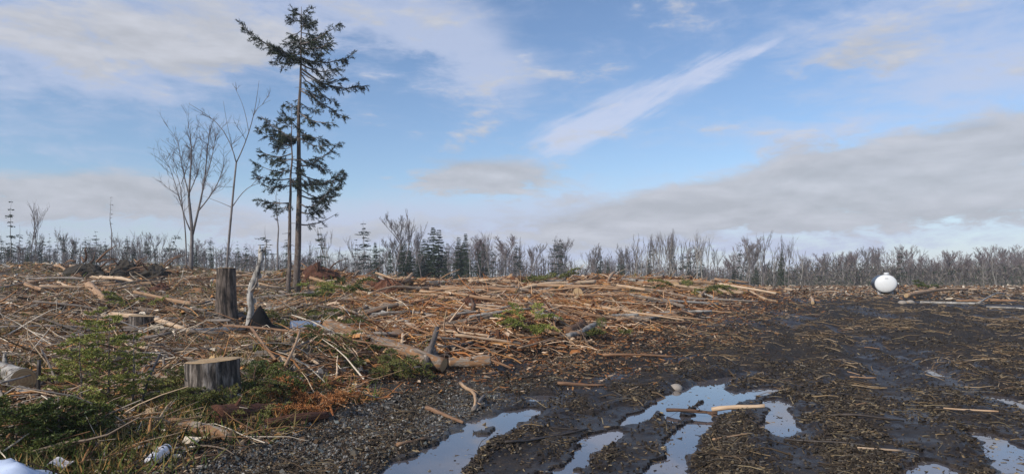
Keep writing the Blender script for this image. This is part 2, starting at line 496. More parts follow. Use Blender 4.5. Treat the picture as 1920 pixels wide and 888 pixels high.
def link_obj(name, me, parent=None, loc=None, mw=None):
    o = bpy.data.objects.new(name, me); col.objects.link(o)
    if loc is not None: o.location = loc
    if mw is not None: o.matrix_world = mw
    if parent is not None: o.parent = parent
    return o

def tag(o, label=None, cat=None, group=None, kind=None):
    if label: o['label'] = label
    if cat: o['category'] = cat
    if group: o['group'] = group
    if kind: o['kind'] = kind
    return o

def empty(name, loc, rot=None):
    o = bpy.data.objects.new(name, None); o.empty_display_size = .2; col.objects.link(o)
    o.location = loc
    if rot is not None: o.rotation_euler = rot
    return o

def tubes(P, Rd, n=5, cap=True):
    """P (N,K,3) centre lines, Rd (N,K) radii -> verts, faces"""
    P = np.asarray(P, float); Rd = np.asarray(Rd, float)
    N, K, _ = P.shape
    T = np.gradient(P, axis=1); T /= np.linalg.norm(T, axis=2, keepdims=True) + 1e-9
    ref = np.where(np.abs(T[:, :1, 2:3]) > .9, np.array([[[1., 0, 0]]]), np.array([[[0, 0, 1.]]]))
    ref = np.broadcast_to(ref, T.shape)
    A = np.cross(ref, T); A /= np.linalg.norm(A, axis=2, keepdims=True) + 1e-9
    B = np.cross(T, A)
    th = np.arange(n) / n * 2 * pi
    V = P[:, :, None] + Rd[:, :, None, None] * (A[:, :, None] * np.cos(th)[None, None, :, None] + B[:, :, None] * np.sin(th)[None, None, :, None])
    k, j = np.meshgrid(np.arange(K - 1), np.arange(n), indexing='ij')
    q = np.stack([k * n + j, k * n + (j + 1) % n, (k + 1) * n + (j + 1) % n, (k + 1) * n + j], -1).reshape(-1, 4)
    base = (np.arange(N) * K * n)[:, None, None]
    faces = [(q[None] + base).reshape(-1, 4)]
    if cap:
        c0 = np.arange(n)[::-1][None]; c1 = ((K - 1) * n + np.arange(n))[None]
        faces.append((np.concatenate([c0, c1])[None] + base).reshape(-1, n))
    return V.reshape(-1, 3), faces

def blades(P, D, L, Wd, seed=1, cross=False):
    """diamond leaves: base points P, directions D"""
    r = np.random.default_rng(seed)
    P = np.asarray(P, float); D = np.asarray(D, float)
    D = D / (np.linalg.norm(D, axis=1, keepdims=True) + 1e-9)
    n = len(P)
    rv = r.normal(size=(n, 3)); S_ = np.cross(D, rv); S_ /= np.linalg.norm(S_, axis=1, keepdims=True) + 1e-9
    L = np.broadcast_to(np.asarray(L, float), (n,))[:, None]; Wd = np.broadcast_to(np.asarray(Wd, float), (n,))[:, None]
    V = np.stack([P, P + D * L * .45 + S_ * Wd, P + D * L, P + D * L * .45 - S_ * Wd], 1).reshape(-1, 3)
    f = np.arange(n * 4).reshape(-1, 4)
    return V, [f]

class Batch:
    """collects centre lines and leaves, then builds one mesh"""
    def __init__(s): s.V, s.F, s.n, s.T = [], [], 0, []
    def add(s, V, faces, tint=None):
        s.V.append(V); s.F += [np.asarray(f) + s.n for f in faces]; s.n += len(V)
        if tint is not None:
            s.T.append(np.broadcast_to(np.asarray(tint, float), (len(V), 3)))
    def mesh(s, name, mats, smooth=True):
        by = {}
        for f in s.F:
            if len(f): by.setdefault(f.shape[1], []).append(f)
        return mesh_np(name, np.concatenate(s.V), [np.concatenate(v) for v in by.values()], mats, np.concatenate(s.T) if s.T else None, smooth)

def curve(p0, p1, sag, K=5, jit=0.0, rnd=random):
    """a bent line of K points; sag is a vector added at the middle"""
    p0, p1, sag = Vector(p0), Vector(p1), Vector(sag)
    L = (p1 - p0).length
    out = []
    for i in range(K):
        t = i / (K - 1)
        p = p0.lerp(p1, t) + sag * (4 * t * (1 - t))
        if 0 < i < K - 1 and jit: p = p + Vector((rnd.gauss(0, 1), rnd.gauss(0, 1), rnd.gauss(0, 1))) * jit * L
        out.append(tuple(p))
    return out

# ------------------------------------------------------------------ ground and puddles
def build_ground():
    a = np.concatenate([np.linspace(-pi, -.95, 40)[:-1], np.linspace(-.95, -.70, 30)[:-1], np.linspace(-.70, .70, 420), np.linspace(.70, .95, 30)[1:], np.linspace(.95, pi, 40)[1:]])
    r = np.concatenate([np.linspace(.3, 3.2, 30)[:-1], np.exp(np.linspace(math.log(3.2), math.log(16), 400))[:-1], np.exp(np.linspace(math.log(16), math.log(60), 230))[:-1], np.exp(np.linspace(math.log(60), math.log(4000), 90))])
    na, nr = len(a), len(r)
    A, Rr = np.meshgrid(a, r, indexing='ij')
    X, Y = np.sin(A) * Rr, np.cos(A) * Rr
    Z = terrain(X.ravel(), Y.ravel())
    V = np.stack([X.ravel(), Y.ravel(), Z], 1)
    i, j = np.meshgrid(np.arange(na - 1), np.arange(nr - 1), indexing='ij')
    q = np.stack([i * nr + j, i * nr + j + 1, (i + 1) * nr + j + 1, (i + 1) * nr + j], -1).reshape(-1, 4)[:, ::-1]
    c0 = len(V); V = np.concatenate([V, [[0, 0, Hh(0, 0)]]])
    fan = np.stack([np.full(na - 1, c0), np.arange(na - 1) * nr, (np.arange(na - 1) + 1) * nr], -1)[:, ::-1]
    me = mesh_np('ground', V, [q, fan], M['ground'])
    x, y = V[:, 0], V[:, 1]
    s = edge_s(x, y) + .5 * fbm(x / 1.2, y / 1.2, 51, 3) * np.interp(y, [5, 30], [.6, 3])
    slash = sstep(-.2, .9, s / np.interp(y, [0, 8, 20, 40], [1, 1.1, 3.5, 5]))
    far = sstep(34, 46, y + 5 * fbm(x / 9, y / 9, 52, 2)) * sstep(.0, .15, x / np.maximum(y, 1))
    slash = np.maximum(slash, far * .75)
    sd = pud_sd(x, y)
    wet = sstep(.9, .05, sd + .35 * fbm(x / .4, y / .4, 53, 2)) * .9
    wet = np.maximum(wet, (1 - slash) * sstep(.55, .72, .5 + .5 * fbm(x / .9, y / 2.4, 57, 3)) * .8)
    wet = np.maximum(wet, lane(x, y) * (.45 + .55 * sstep(.45, .65, .5 + .6 * fbm(x / .5, y / .8, 58, 3))))
    wet *= (1 - slash)
    grav = sstep(1.75, .9, -edge_s(x, y) + .5 * fbm(x / .5, y / .5, 54, 2)) * sstep(11.5, 9, y) * sstep(-.6, .2, -edge_s(x, y)) * .9
    u = x / np.maximum(y, 1)
    gss = np.maximum(sstep(52, 75, y), .55 * sstep(-.25, -.35, u) * sstep(5, 14, y) * sstep(.1, .6, .5 + .6 * fbm(x / 3, y / 3, 56, 3)))
    zc = np.stack([slash, wet, grav, gss], 1).astype(np.float32)
    at_ = me.attributes.new('zone', 'FLOAT_COLOR', 'POINT'); at_.data.foreach_set('color', zc.ravel())
    tag(link_obj('ground', me), kind='structure')
build_ground()

for _k, ((lab, _), P) in enumerate(zip(PUDDLES, PUD)):
    c = P.mean(0)
    # grow the sheet a little so that its rim lies under the mud
    n = len(P); Q = []
    area = 0.5 * sum(P[i][0] * P[(i + 1) % n][1] - P[(i + 1) % n][0] * P[i][1] for i in range(n))
    sg = 1 if area > 0 else -1
    for i in range(n):
        e0, e1 = P[i] - P[i - 1], P[(i + 1) % n] - P[i]
        n0 = np.array([e0[1], -e0[0]]) / np.hypot(*e0); n1_ = np.array([e1[1], -e1[0]]) / np.hypot(*e1)
        nn = (n0 + n1_) * sg; nn /= max(.5, np.hypot(*nn))
        Q.append(P[i] + nn * .22)
    if sg < 0: Q = Q[::-1]
    V = [(q[0] - c[0], q[1] - c[1], 0) for q in Q]
    me = bpy.data.meshes.new('puddle'); me.from_pydata(V, [], [list(range(n))]); me.materials.append(M['water']); me.update()
    o = link_obj('puddle', me, loc=(c[0], c[1], WZ - .002 * _k))
    tag(o, lab, 'puddle', kind='structure')

# ------------------------------------------------------------------ trees
def grow_bare(seed, h=8.0, spread=.45, fork=.35, levels=4, lean=0.0, r0=.09, density=1.0, twig=.0175, stems=1):
    """returns centre lines of trunk/limbs and of twigs, in local coordinates"""
    rn = random.Random(seed)
    big, small = [], []
    def br(p, d, L, r, lev):
        K = 5
        pts = [p]; q = Vector(p); dd = Vector(d)
        for i in range(K - 1):
            dd = (dd + Vector((rn.gauss(0, .10), rn.gauss(0, .10), rn.gauss(0, .05) + .05))).normalized()
            q = q + dd * (L / (K - 1)); pts.append(q.copy())
        rr = [max(twig * .6, r * (1 - .62 * i / (K - 1))) for i in range(K)]
        (big if lev <= 1 else small).append((pts, rr))
        if lev >= levels: return
        n = int((7 if lev == 0 else 5 if lev == 1 else 4) * density + rn.random())
        for i in range(n):
            t = (fork if lev == 0 else .25) + (1 - (fork if lev == 0 else .25)) * (i + rn.random()) / n
            j = min(K - 2, int(t * (K - 1))); ft = t * (K - 1) - j
            b = pts[j].lerp(pts[j + 1], ft)
            az_ = rn.uniform(0, 2 * pi)
            side = Vector((cos(az_), sin(az_), 0))
            nd = (dd * (1 - spread) + side * spread * rn.uniform(.7, 1.3) + Vector((0, 0, .28))).normalized()
            br(b, nd, L * rn.uniform(.38, .6) * (1.15 - .45 * t if lev == 0 else 1), max(twig, r * (.5 if lev == 0 else .5)), lev + 1)
    for s in range(stems):
        a = rn.uniform(0, 2 * pi)
        d = Vector((lean + (cos(a) * .13 if stems > 1 else 0), sin(a) * .13 if stems > 1 else 0, 1)).normalized()
        br(Vector((cos(a) * r0 * (stems > 1), sin(a) * r0 * (stems > 1), -.15)), d, h, r0, 0)
    return big, small

def lines_mesh(name, lines, n, m_):
    P = np.array([[tuple(p) for p in pts] for pts, _ in lines]); Rr = np.array([rr for _, rr in lines])
    V, F_ = tubes(P, Rr, n, cap=False)
    return mesh_np(name, V, F_, m_)

def bare_proto(seed, m_twig='twig_grey', m_bark='tree_bark', **k):
    big, small = grow_bare(seed, **k)
    return ('trunk', lines_mesh('trunk', big, 5, M[m_bark])), ('crown', lines_mesh('crown', small, 3, M[m_twig]))

def spruce_proto(seed, h=8.0, base=.15, width=1.3, whorls=22, per=6, dense=1.0, gaps=.0, m_='needle_far', top=1.0, droop=.25):
    rn = random.Random(seed); rr = np.random.default_rng(seed)
    tp = [((0 + rn.gauss(0, .02) * i, rn.gauss(0, .02) * i, h * i / 6 - .1), .012 * h * (1 - i / 6.4)) for i in range(7)]
    tv, tf = tubes(np.array([[p for p, _ in tp]]), np.array([[r for _, r in tp]]), 6)
    trunk = mesh_np('trunk', tv, tf, M['tree_bark'])
    P, D, L, W_, lines = [], [], [], [], []
    for w in range(whorls):
        t = base + (1 - base) * (w + rn.random() * 1.3 - .3) / whorls
        if rn.random() < gaps: continue
        bl = width * ((1 - t) ** .8 + .07) * rn.uniform(.65, 1.15)
        if top > 1 and t > .75: bl *= top
        for b in range(per):
            if rn.random() < gaps * .6: continue
            a = rn.uniform(0, 2 * pi); l = bl * rn.uniform(.5, 1.15)
            p0 = Vector((0, 0, t * h)); tip = p0 + Vector((cos(a) * l, sin(a) * l, -droop * l + rn.uniform(-.1, .25) * l))
            pts = curve(p0, tip, (0, 0, -.10 * l), 4)
            lines.append((pts, [.018, .014, .010, .006]))
            nb = int((10 + 22 * l) * dense)
            for i in range(nb):
                s = rn.uniform(.12, 1.02)
                q = p0.lerp(tip, s) + Vector((0, 0, -.10 * l * 4 * s * (1 - s)))
                sd = Vector((-sin(a), cos(a), 0)) * rn.choice((-1, 1))
                d = Vector((cos(a), sin(a), -.1)) * .6 + sd * rn.uniform(.1, 1) + Vector((0, 0, rn.uniform(-.7, .15)))
                P.append(tuple(q)); D.append(tuple(d)); L.append(rn.uniform(.12, .34) * (1 - .4 * t)); W_.append(rn.uniform(.025, .055))
    B = Batch()
    B.add(*blades(P, D, L, W_, seed))
    lv, lf = tubes(np.array([l for l, _ in lines]), np.array([r for _, r in lines]), 3, cap=False)
    B.add(lv, lf)
    return ('trunk', trunk), ('crown', B.mesh('crown', M[m_], smooth=False))

BARE = [bare_proto(100 + i, 'twig_pink' if i % 3 == 1 else 'twig_grey', spread=s, fork=f, density=d, lean=l, stems=st, h=h_)
        for i, (s, f, d, l, st, h_) in enumerate([(.42, .30, 1.0, .02, 1, 5.6), (.50, .25, 1.1, -.03, 1, 5.0), (.30, .45, .8, .05, 1, 6.2), (.36, .3, .9, 0, 2, 5.6), (.55, .35, 1.1, 0, 1, 4.8), (.26, .55, .7, -.04, 1, 6.6)])]
THIN = [bare_proto(140 + i, 'twig_grey', 'birch_bark' if i % 2 else 'tree_bark', spread=.24, fork=.5, density=.7, lean=l, h=6.8, levels=3, r0=.11 if i % 2 else .085) for i, l in enumerate((.02, -.04, .06, .0))]
SCRAG = [spruce_proto(200 + i, width=w, per=p, whorls=wh, dense=1.0, gaps=g, base=b, top=t, m_='needle_dark') for i, (w, p, wh, g, b, t) in enumerate([(1.5, 5, 20, .28, .25, 1.6), (1.8, 4, 18, .3, .3, 1.4), (1.25, 5, 22, .22, .15, 1.7), (1.7, 4, 16, .35, .4, 1.9)])]
DENSE = [spruce_proto(230 + i, width=w, per=6, whorls=44, dense=1.0, gaps=0.0, base=.05) for i, w in enumerate((1.5, 1.25, 1.75))]
POLE = [spruce_proto(250 + i, width=.35, per=3, whorls=14, dense=.15, gaps=.3, base=.55, m_='tree_bark', droop=-.05) for i in range(2)]

def proto_height(pr):
    z = 0
    for _, me in pr:
        z = max(z, max(c[2] for c in me.bound_box_) if hasattr(me, 'bound_box_') else max(v.co.z for v in me.vertices))
    return z
_ph = {}
GEN = []     # things met in numbers: (object, column, row, words, kind of place)
def tree(kind, pr, px, top, D, label, group=None, wid=1.0, lean=0.0, cat='tree', rot=None):
    X = (px - CX) / F * D
    z = Hh(X, D)
    h = CH + (HOR - top) / F * D - z
    k = id(pr)
    if k not in _ph: _ph[k] = proto_height(pr)
    s = h / _ph[k]
    o = empty(kind, (X, D, z))
    o.scale = (s * wid, s * wid, s)
    o.rotation_euler = (0, lean, random.uniform(0, 6.28) if rot is None else rot)
    for nm, me in pr: link_obj(nm, me, o)
    tag(o, label, cat, group)
    return o

G_L, G_M, G_R = 'trees at the edge of the clearing on the high ground', 'trees standing behind the crest of the slash', 'trees standing at the far end of the mud track'
tl = [  # kind, prototype, column, top row, distance, label, width, lean
    ('dead_spruce', SCRAG[2], 20, 374, 60, 'tall ragged spruce pole with shaggy dark top at the left edge of the treeline', .7, .02),
    ('spruce_tree', SCRAG[0], 2, 440, 62, 'scraggly spruce half cut off by the left picture edge', 1, 0),
    ('spruce_tree', SCRAG[3], 37, 420, 66, 'thin sparse spruce just right of the shaggy topped pole', .8, 0),
    ('bare_tree', THIN[0], 56, 378, 70, 'tall slender bare tree, left one of the pair near the shaggy pole', 1, 0),
    ('bare_tree', THIN[2], 66, 374, 68, 'tall slender bare tree, right one of the pair near the shaggy pole', 1, 0),
    ('spruce_tree', SCRAG[1], 105, 447, 66, 'ragged low spruce left of the round crowned bare tree', 1, 0),
    ('bare_tree', BARE[1], 137, 443, 70, 'round crowned low bare tree between ragged spruces', 1, 0),
    ('spruce_tree', SCRAG[0], 160, 442, 66, 'ragged spruce with flat top, left of the bushier one', 1.1, 0),
    ('spruce_tree', SCRAG[2], 180, 432, 66, 'bushy topped spruce left of the dead snag', 1.2, 0),
    ('spruce_tree', SCRAG[1], 197, 447, 68, 'short ragged spruce directly left of the dead snag', 1.1, 0),
    ('dead_tree', POLE[0], 208, 368, 58, 'tall bare dead snag with a few short side twigs near its tip', 1, .01),
    ('bare_tree', BARE[0], 228, 440, 70, 'bare tree with upright twigs just right of the dead snag', 1, 0),
    ('spruce_tree', DENSE[1], 250, 446, 64, 'dark green spruce standing right of the dead snag', .8, 0),
    ('bare_tree', BARE[2], 264, 430, 72, 'slender bare tree behind the dark green spruce', 1, 0),
    ('leaning_spruce', SCRAG[3], 303, 412, 52, 'small dead spruce leaning over to the right beside the maple', .8, .42),
    ('bare_tree', BARE[0], 292, 432, 68, 'bare tree behind the leaning dead spruce', 1, 0),
    ('spruce_tree', SCRAG[0], 395, 442, 60, 'flat topped scraggly spruce right of the big bare maple', 1.1, 0),
    ('spruce_tree', DENSE[1], 397, 472, 58, 'tiny spruce in front of the flat topped scraggly spruce', .8, 0),
    ('spruce_tree', SCRAG[1], 445, 452, 64, 'scraggly spruce seen between the tall stump and the birch snag', 1, 0),
    ('spruce_tree', SCRAG[3], 497, 422, 56, 'wide topped scraggly spruce rising right of the leaning birch snag', 1.5, 0),
    ('spruce_tree', POLE[1], 521, 336, 50, 'thin nearly bare spruce pole left of the two tall spruces', 1, 0),
    ('spruce_tree', SCRAG[2], 602, 424, 60, 'scraggly spruce just right of the two tall spruces', 1.2, 0),
    ('bare_tree', BARE[2], 614, 420, 66, 'thin bare tree touching the scraggly spruce by the tall trunks', 1, 0),
    ('spruce_tree', SCRAG[1], 648, 470, 66, 'low dead looking spruce left of the lone tiered spruce', 1, 0),
    ('spruce_tree', SCRAG[0], 682, 411, 64, 'lone tiered scraggly spruce rising above its neighbours', 1, 0),
    ('spruce_tree', SCRAG[3], 712, 446, 66, 'short sparse spruce left of the tall bare pair', 1, 0),
    ('bare_tree', BARE[0], 743, 398, 66, 'bushy bare tree left of the tallest bare tree in the middle', 1.1, 0),
    ('bare_tree', BARE[5], 757, 388, 66, 'tallest bare tree of the middle treeline', 1.1, 0),
    ('bare_tree', BARE[2], 779, 416, 68, 'slim bare tree between the tallest bare tree and the dark spruces', 1, 0),
    ('spruce_tree', DENSE[0], 768, 470, 64, 'dark bushy spruce at the foot of the tallest bare tree', 1.8, 0),
    ('spruce_tree', DENSE[2], 795, 448, 66, 'olive green spruce left of the tallest dense spruce', 1.5, 0),
    ('spruce_tree', DENSE[0], 812, 426, 66, 'tallest dense dark spruce of the middle clump', 1.5, 0),
    ('spruce_tree', DENSE[1], 823, 430, 67, 'dense spruce touching the right side of the tallest dense spruce', 1.4, 0),
    ('spruce_tree', SCRAG[2], 840, 455, 64, 'thin ragged spruce between the spruce clump and the pointed pair', 1.4, 0),
    ('spruce_tree', DENSE[1], 860, 444, 66, 'pointed dark spruce, left one of the pointed pair', 1.25, 0),
    ('spruce_tree', DENSE[0], 873, 438, 66, 'pointed dark spruce, right one of the pointed pair', 1.15, 0),
    ('birch_tree', THIN[1], 882, 440, 60, 'white stemmed birch in front of the pointed spruce pair', 1, 0),
    ('bare_tree', BARE[1], 903, 440, 66, 'wide bare tree right of the pointed spruce pair', 1.2, 0),
    ('bare_tree', BARE[4], 945, 436, 66, 'fan shaped bare tree in the middle of the treeline', 1.3, 0),
    ('spruce_tree', SCRAG[0], 970, 450, 64, 'small one sided spruce right of the fan shaped bare tree', .9, .03),
    ('spruce_tree', SCRAG[2], 1039, 448, 66, 'ragged spruce, left one of a close pair above the crest', 1.3, 0),
    ('spruce_tree', SCRAG[0], 1050, 445, 66, 'ragged spruce, right one of a close pair above the crest', 1, 0),
    ('bare_tree', BARE[0], 1060, 440, 70, 'bare tree behind the close pair of ragged spruces', 1, 0),
    ('bare_tree', BARE[3], 1108, 455, 66, 'broad twiggy bare tree right of the close pair of spruces', 1.2, 0),
    ('spruce_tree', DENSE[1], 1140, 487, 66, 'small pointed spruce left of the bushy pine', 1, 0),
    ('pine_tree', DENSE[2], 1168, 494, 62, 'bushy wide low pine behind the crest of slash', 1.5, 0),
    ('bare_tree', BARE[3], 1166, 456, 70, 'bare tree rising out of the bushy low pine', 1, 0),
    ('bare_tree', BARE[2], 1198, 458, 68, 'forked bare tree left of the row of slim bare trees', 1, 0),
    ('birch_tree', THIN[1], 1211, 440, 68, 'slim birch at the left end of the row of slim trees', 1, 0),
    ('bare_tree', BARE[5], 1223, 438, 68, 'slim bare tree beside the left end birch of the row', 1, 0)]
for i, px in enumerate((1236, 1247, 1255, 1264, 1273, 1283)):
    tl.append((('bare_tree'), (THIN + BARE[5:6])[i % 5], px, (438, 432, 436, 430, 428, 446)[i], 68 + (i % 3), 'slim upright bare tree in the dense row right of the middle', 1, 0))
tl += [
    ('spruce_tree', SCRAG[3], 1281, 464, 66, 'reddish ragged spruce within the dense row of slim trees', 1.1, 0),
    ('spruce_tree', SCRAG[1], 1294, 466, 66, 'one sided tiered spruce ending the dense row of slim trees', 1.2, 0),
    ('birch_tree', THIN[3], 1308, 428, 58, 'tall white birch, left of two behind the right end of the crest', 1, .02),
    ('birch_tree', THIN[1], 1318, 440, 62, 'white birch, right of two behind the right end of the crest', 1, 0),
    ('bare_tree', BARE[2], 1345, 455, 70, 'thin bare tree right of the two white birches', 1, 0),
    ('bare_tree', BARE[4], 1368, 474, 72, 'round bare crown left of the broad bare tree', 1.1, 0),
    ('bare_tree', BARE[3], 1400, 448, 68, 'broad many stemmed bare tree above the start of the mud track', 1.3, 0),
    ('bare_tree', THIN[0], 1430, 430, 70, 'tall slim bare tree left of the dark single spruce', 1, 0),
    ('bare_tree', BARE[5], 1452, 440, 72, 'bare tree just left of the dark single spruce', 1, 0),
    ('spruce_tree', DENSE[0], 1466, 470, 68, 'single dark spruce at the head of the mud track', .9, 0),
    ('bare_tree', THIN[2], 1478, 440, 66, 'curved bare tree leaning right at the head of the track', 1, .09),
    ('bare_tree', BARE[0], 1518, 474, 80, 'bare tree right of the gap beyond the track', 1, 0),
    ('bare_tree', BARE[4], 1557, 471, 84, 'rosy bare tree, first of the three round crowns left of the tank', 1.2, 0),
    ('bare_tree', BARE[1], 1577, 469, 84, 'rosy bare tree, second of the three round crowns left of the tank', 1.2, 0),
    ('bare_tree', BARE[3], 1600, 471, 84, 'rosy bare tree, third of the three round crowns left of the tank', 1.1, 0),
    ('spruce_tree', SCRAG[2], 1690, 462, 72, 'narrow dark spruce leaning left above the white tank', 1.1, -.16),
    ('bare_tree', BARE[1], 1708, 474, 80, 'round bare tree right of the leaning spruce', 1.2, 0),
    ('bare_tree', BARE[4], 1760, 468, 84, 'round bare tree above the long tan log', 1.2, 0),
    ('bare_tree', BARE[0], 1792, 464, 84, 'bare tree with tall crown between tank and birch trunks', 1.2, 0),
    ('bare_tree', BARE[4], 1850, 458, 84, 'large round bare crown behind the white birch trunks', 1.3, 0),
    ('birch_tree', THIN[1], 1868, 463, 70, 'bright white birch trunk near the right edge', 1.1, 0),
    ('birch_tree', THIN[3], 1845, 474, 72, 'greyer birch trunk left of the bright white birch', 1.1, 0),
    ('bare_tree', BARE[1], 1902, 455, 88, 'highest bare crown on the rise at the right edge', 1.3, 0)]
for kind, pr, px, top, D, lab, wid, lean in tl:
    o = tree(kind, pr, px, top, D, lab, G_L if px < 540 else G_M if px < 1420 else G_R, wid, lean)
    if 'dense row right of the middle' in lab: GEN.append((o, px, top, 'slim upright bare tree of the dense row', 'tree'))

# the thinner growth between them
rn = random.Random(5)
def prof(px):
    return np.interp(px, [0, 300, 560, 700, 900, 1100, 1400, 1500, 1700, 1920], [452, 458, 462, 458, 456, 466, 468, 482, 474, 462])
def filler(n, x0, x1, d0, d1, kinds, label, group, name, spread=20, up=0):
    for i in range(n):
        px = x0 + (x1 - x0) * (i + rn.random()) / n
        pr = rn.choice(kinds)
        if rn.random() < .8: px += 26 * (float(vnoise(px / 37, 0.5, 5)) - .5) * 2
        top = prof(px) + rn.uniform(-spread * 1.3, spread * 1.5) + 30 * (float(vnoise(px / 60, 2.5, 6)) - .5) - up
        o = tree(name, pr, px, top, rn.uniform(d0, d1), label, group, rn.uniform(.8, 1.2), rn.gauss(0, .03))
        dt = top - prof(px)
        GEN.append((o, px, top, ('tall' if dt < -4 else 'low' if dt > 12 else 'medium') + ' ' + label, 'tree'))
filler(34, -40, 560, 62, 85, BARE + THIN, 'bare sapling', 'bare saplings on the left skyline', 'bare_tree')
filler(20, -40, 560, 60, 80, SCRAG, 'ragged spruce', 'ragged spruces on the left skyline', 'spruce_tree', 12)
filler(50, 560, 1420, 62, 90, BARE + THIN, 'grey bare tree', 'bare trees behind the slash crest', 'bare_tree')
filler(20, 560, 1420, 62, 85, SCRAG + DENSE[1:2], 'ragged spruce', 'ragged spruces behind the slash crest', 'spruce_tree', 14, -6)
filler(16, 1180, 1330, 62, 74, THIN, 'pale slim tree', 'slim trees right of the middle', 'bare_tree', 9, 27)
filler(9, 1395, 1500, 64, 78, THIN, 'pale slim tree', 'slim trees right of the middle', 'bare_tree', 9, 27)
filler(8, 20, 330, 56, 70, SCRAG, 'tall ragged spruce', 'ragged spruces on the left skyline', 'spruce_tree', 9, 8)
filler(14, 700, 900, 60, 72, DENSE, 'dark dense spruce', 'dark spruces behind the slash crest', 'spruce_tree', 10, -8)
filler(9, 1100, 1480, 70, 84, DENSE, 'dark dense spruce', 'dark spruces behind the slash crest', 'spruce_tree', 8, -18)
filler(8, 0, 560, 60, 76, DENSE, 'dark dense spruce', 'dark spruces on the left skyline', 'spruce_tree', 10, -20)
filler(60, 1420, 1990, 78, 118, BARE, 'bare hardwood', 'bare hardwoods behind the white tank', 'bare_tree', 9)
filler(10, 1500, 1950, 76, 90, THIN[1:2] + THIN[3:4], 'pale birch stem', 'birch stems behind the white tank', 'birch_tree', 9, -8)

def woods():
    """far woods that read as one mass of grey stems with a few dark spruces"""
    r = np.random.default_rng(3); B = Batch(); Bn = Batch()
    n = 2100
    u = r.uniform(-.95, .95, n); D = r.uniform(88, 175, n)
    near = r.random(n) < .35
    D[near] = r.uniform(74, 95, near.sum())
    X = u * D; Z = terrain(X, D)
    px = CX + u * F
    topy = np.interp(px, [-300, 0, 300, 560, 900, 1100, 1300, 1450, 1520, 1600, 1700, 1800, 1920, 2300], [470, 470, 476, 480, 476, 488, 492, 496, 510, 508, 502, 498, 488, 474]) + 8 + r.normal(0, 9, n) + 26 * (vnoise(px / 45, px * 0, 77) - .5) + 14 * (vnoise(px / 17, px * 0, 78) - .5)
    h = np.maximum(2.0, CH + (HOR - topy) / F * D - Z)
    P = []; Rd = []; PP = []; RR = []
    for i in range(n):
        b = np.array([X[i], D[i], Z[i] - .2]); tip = b + np.array([r.normal(0, .05) * h[i], r.normal(0, .05) * h[i], h[i]])
        P.append([b, b * .6 + tip * .4, tip]); w_ = r.uniform(.4, 1.1); Rd.append([.055 * w_, .045 * w_, .02])
        for k in range(13):
            t = r.uniform(.3, .98); q = b + (tip - b) * t
            d = np.array([r.normal(0, .5), r.normal(0, .5), r.uniform(.3, .9)]); d /= np.linalg.norm(d)
            l = h[i] * r.uniform(.08, .26)
            PP.append([q, q + d * l * .5, q + d * l]); RR.append([.02, .015, .008])
            for kk in range(3):
                e = d + r.normal(0, .5, 3); q2 = q + d * l * r.uniform(.3, 1)
                PP.append([q2, q2 + e * l * .3, q2 + e * l * .6]); RR.append([.012, .010, .006])
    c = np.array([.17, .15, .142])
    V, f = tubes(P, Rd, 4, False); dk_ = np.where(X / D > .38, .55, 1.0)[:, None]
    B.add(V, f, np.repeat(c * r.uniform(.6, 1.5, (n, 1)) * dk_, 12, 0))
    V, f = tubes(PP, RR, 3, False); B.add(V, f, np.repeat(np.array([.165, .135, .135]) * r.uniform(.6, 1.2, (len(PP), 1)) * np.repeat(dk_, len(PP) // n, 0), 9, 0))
    # low evergreen brush under the stems
    m = 60000
    u = np.where(r.random(m) < .5, r.uniform(.34, .95, m), r.uniform(-.95, .95, m)); D = r.uniform(70, 170, m) ** 1.0; X = u * D; Z = terrain(X, D)
    hh = r.random(m) ** 1.6 * (1.1 + 1.3 * vnoise(X / 4, D / 4, 9)) * np.where(u > .36, 1.25, 1)
    dd = r.normal(0, .5, (m, 3)) + np.array([0, 0, .6])
    V, f = blades(np.stack([X, D, Z + hh], 1), dd, r.uniform(.25, .6, m), r.uniform(.02, .06, m), 5)
    t = np.where(r.random((m, 1)) < .3, np.array([[.035, .05, .028]]), np.array([[.17, .145, .125]])) * r.uniform(.6, 1.4, (m, 1))
    B.add(V, f, np.repeat(t, 4, 0))
    o = link_obj('woods', B.mesh('woods', M['twigs'], False))
    tag(o, 'distant grey woods of bare stems and brush along the horizon', 'woods', kind='stuff')
woods()

# ------------------------------------------------------------------ the two tall spruces
def needle_twigs(axis, rn, out_P, out_D, out_L, out_W, lines, tw=.35, droop=.5, dens=1.0, size=1.0):
    """hang side twigs with needle tufts from a branch axis (list of Vectors)"""
    n = len(axis) - 1
    L = sum((axis[i + 1] - axis[i]).length for i in range(n))
    m = max(6, int(L * 20 * dens))
    for i in range(m):
        t = rn.uniform(.18, 1.0)
        j = min(n - 1, int(t * n)); ft = t * n - j
        q = axis[j].lerp(axis[j + 1], ft)
        d = (axis[j + 1] - axis[j]).normalized()
        side = d.cross(Vector((0, 0, 1)));
        if side.length < .05: side = Vector((1, 0, 0))
        side.normalize()
        nd = (d * rn.uniform(.2, .9) + side * rn.choice((-1, 1)) * rn.uniform(.1, .8) + Vector((0, 0, rn.uniform(-droop * 2, .3)))).normalized()
        l = tw * rn.uniform(.4, 1.2) * (1.15 - .5 * t)
        e = q + nd * l
        lines.append(([tuple(q), tuple(q.lerp(e, .5) + Vector((0, 0, .02))), tuple(e + Vector((0, 0, -.06 * l)))], [.006 * size, .005 * size, .004 * size]))
        for k in range(int(10 + 26 * l / .35)):
            s = rn.uniform(.15, 1.0)
            p = q.lerp(e, s)
            v = (nd * .9 + Vector((rn.gauss(0, .6), rn.gauss(0, .6), rn.gauss(0, .5)))).normalized()
            out_P.append(tuple(p)); out_D.append(tuple(v)); out_L.append(rn.uniform(.06, .15) * size); out_W.append(rn.uniform(.006, .012) * size)

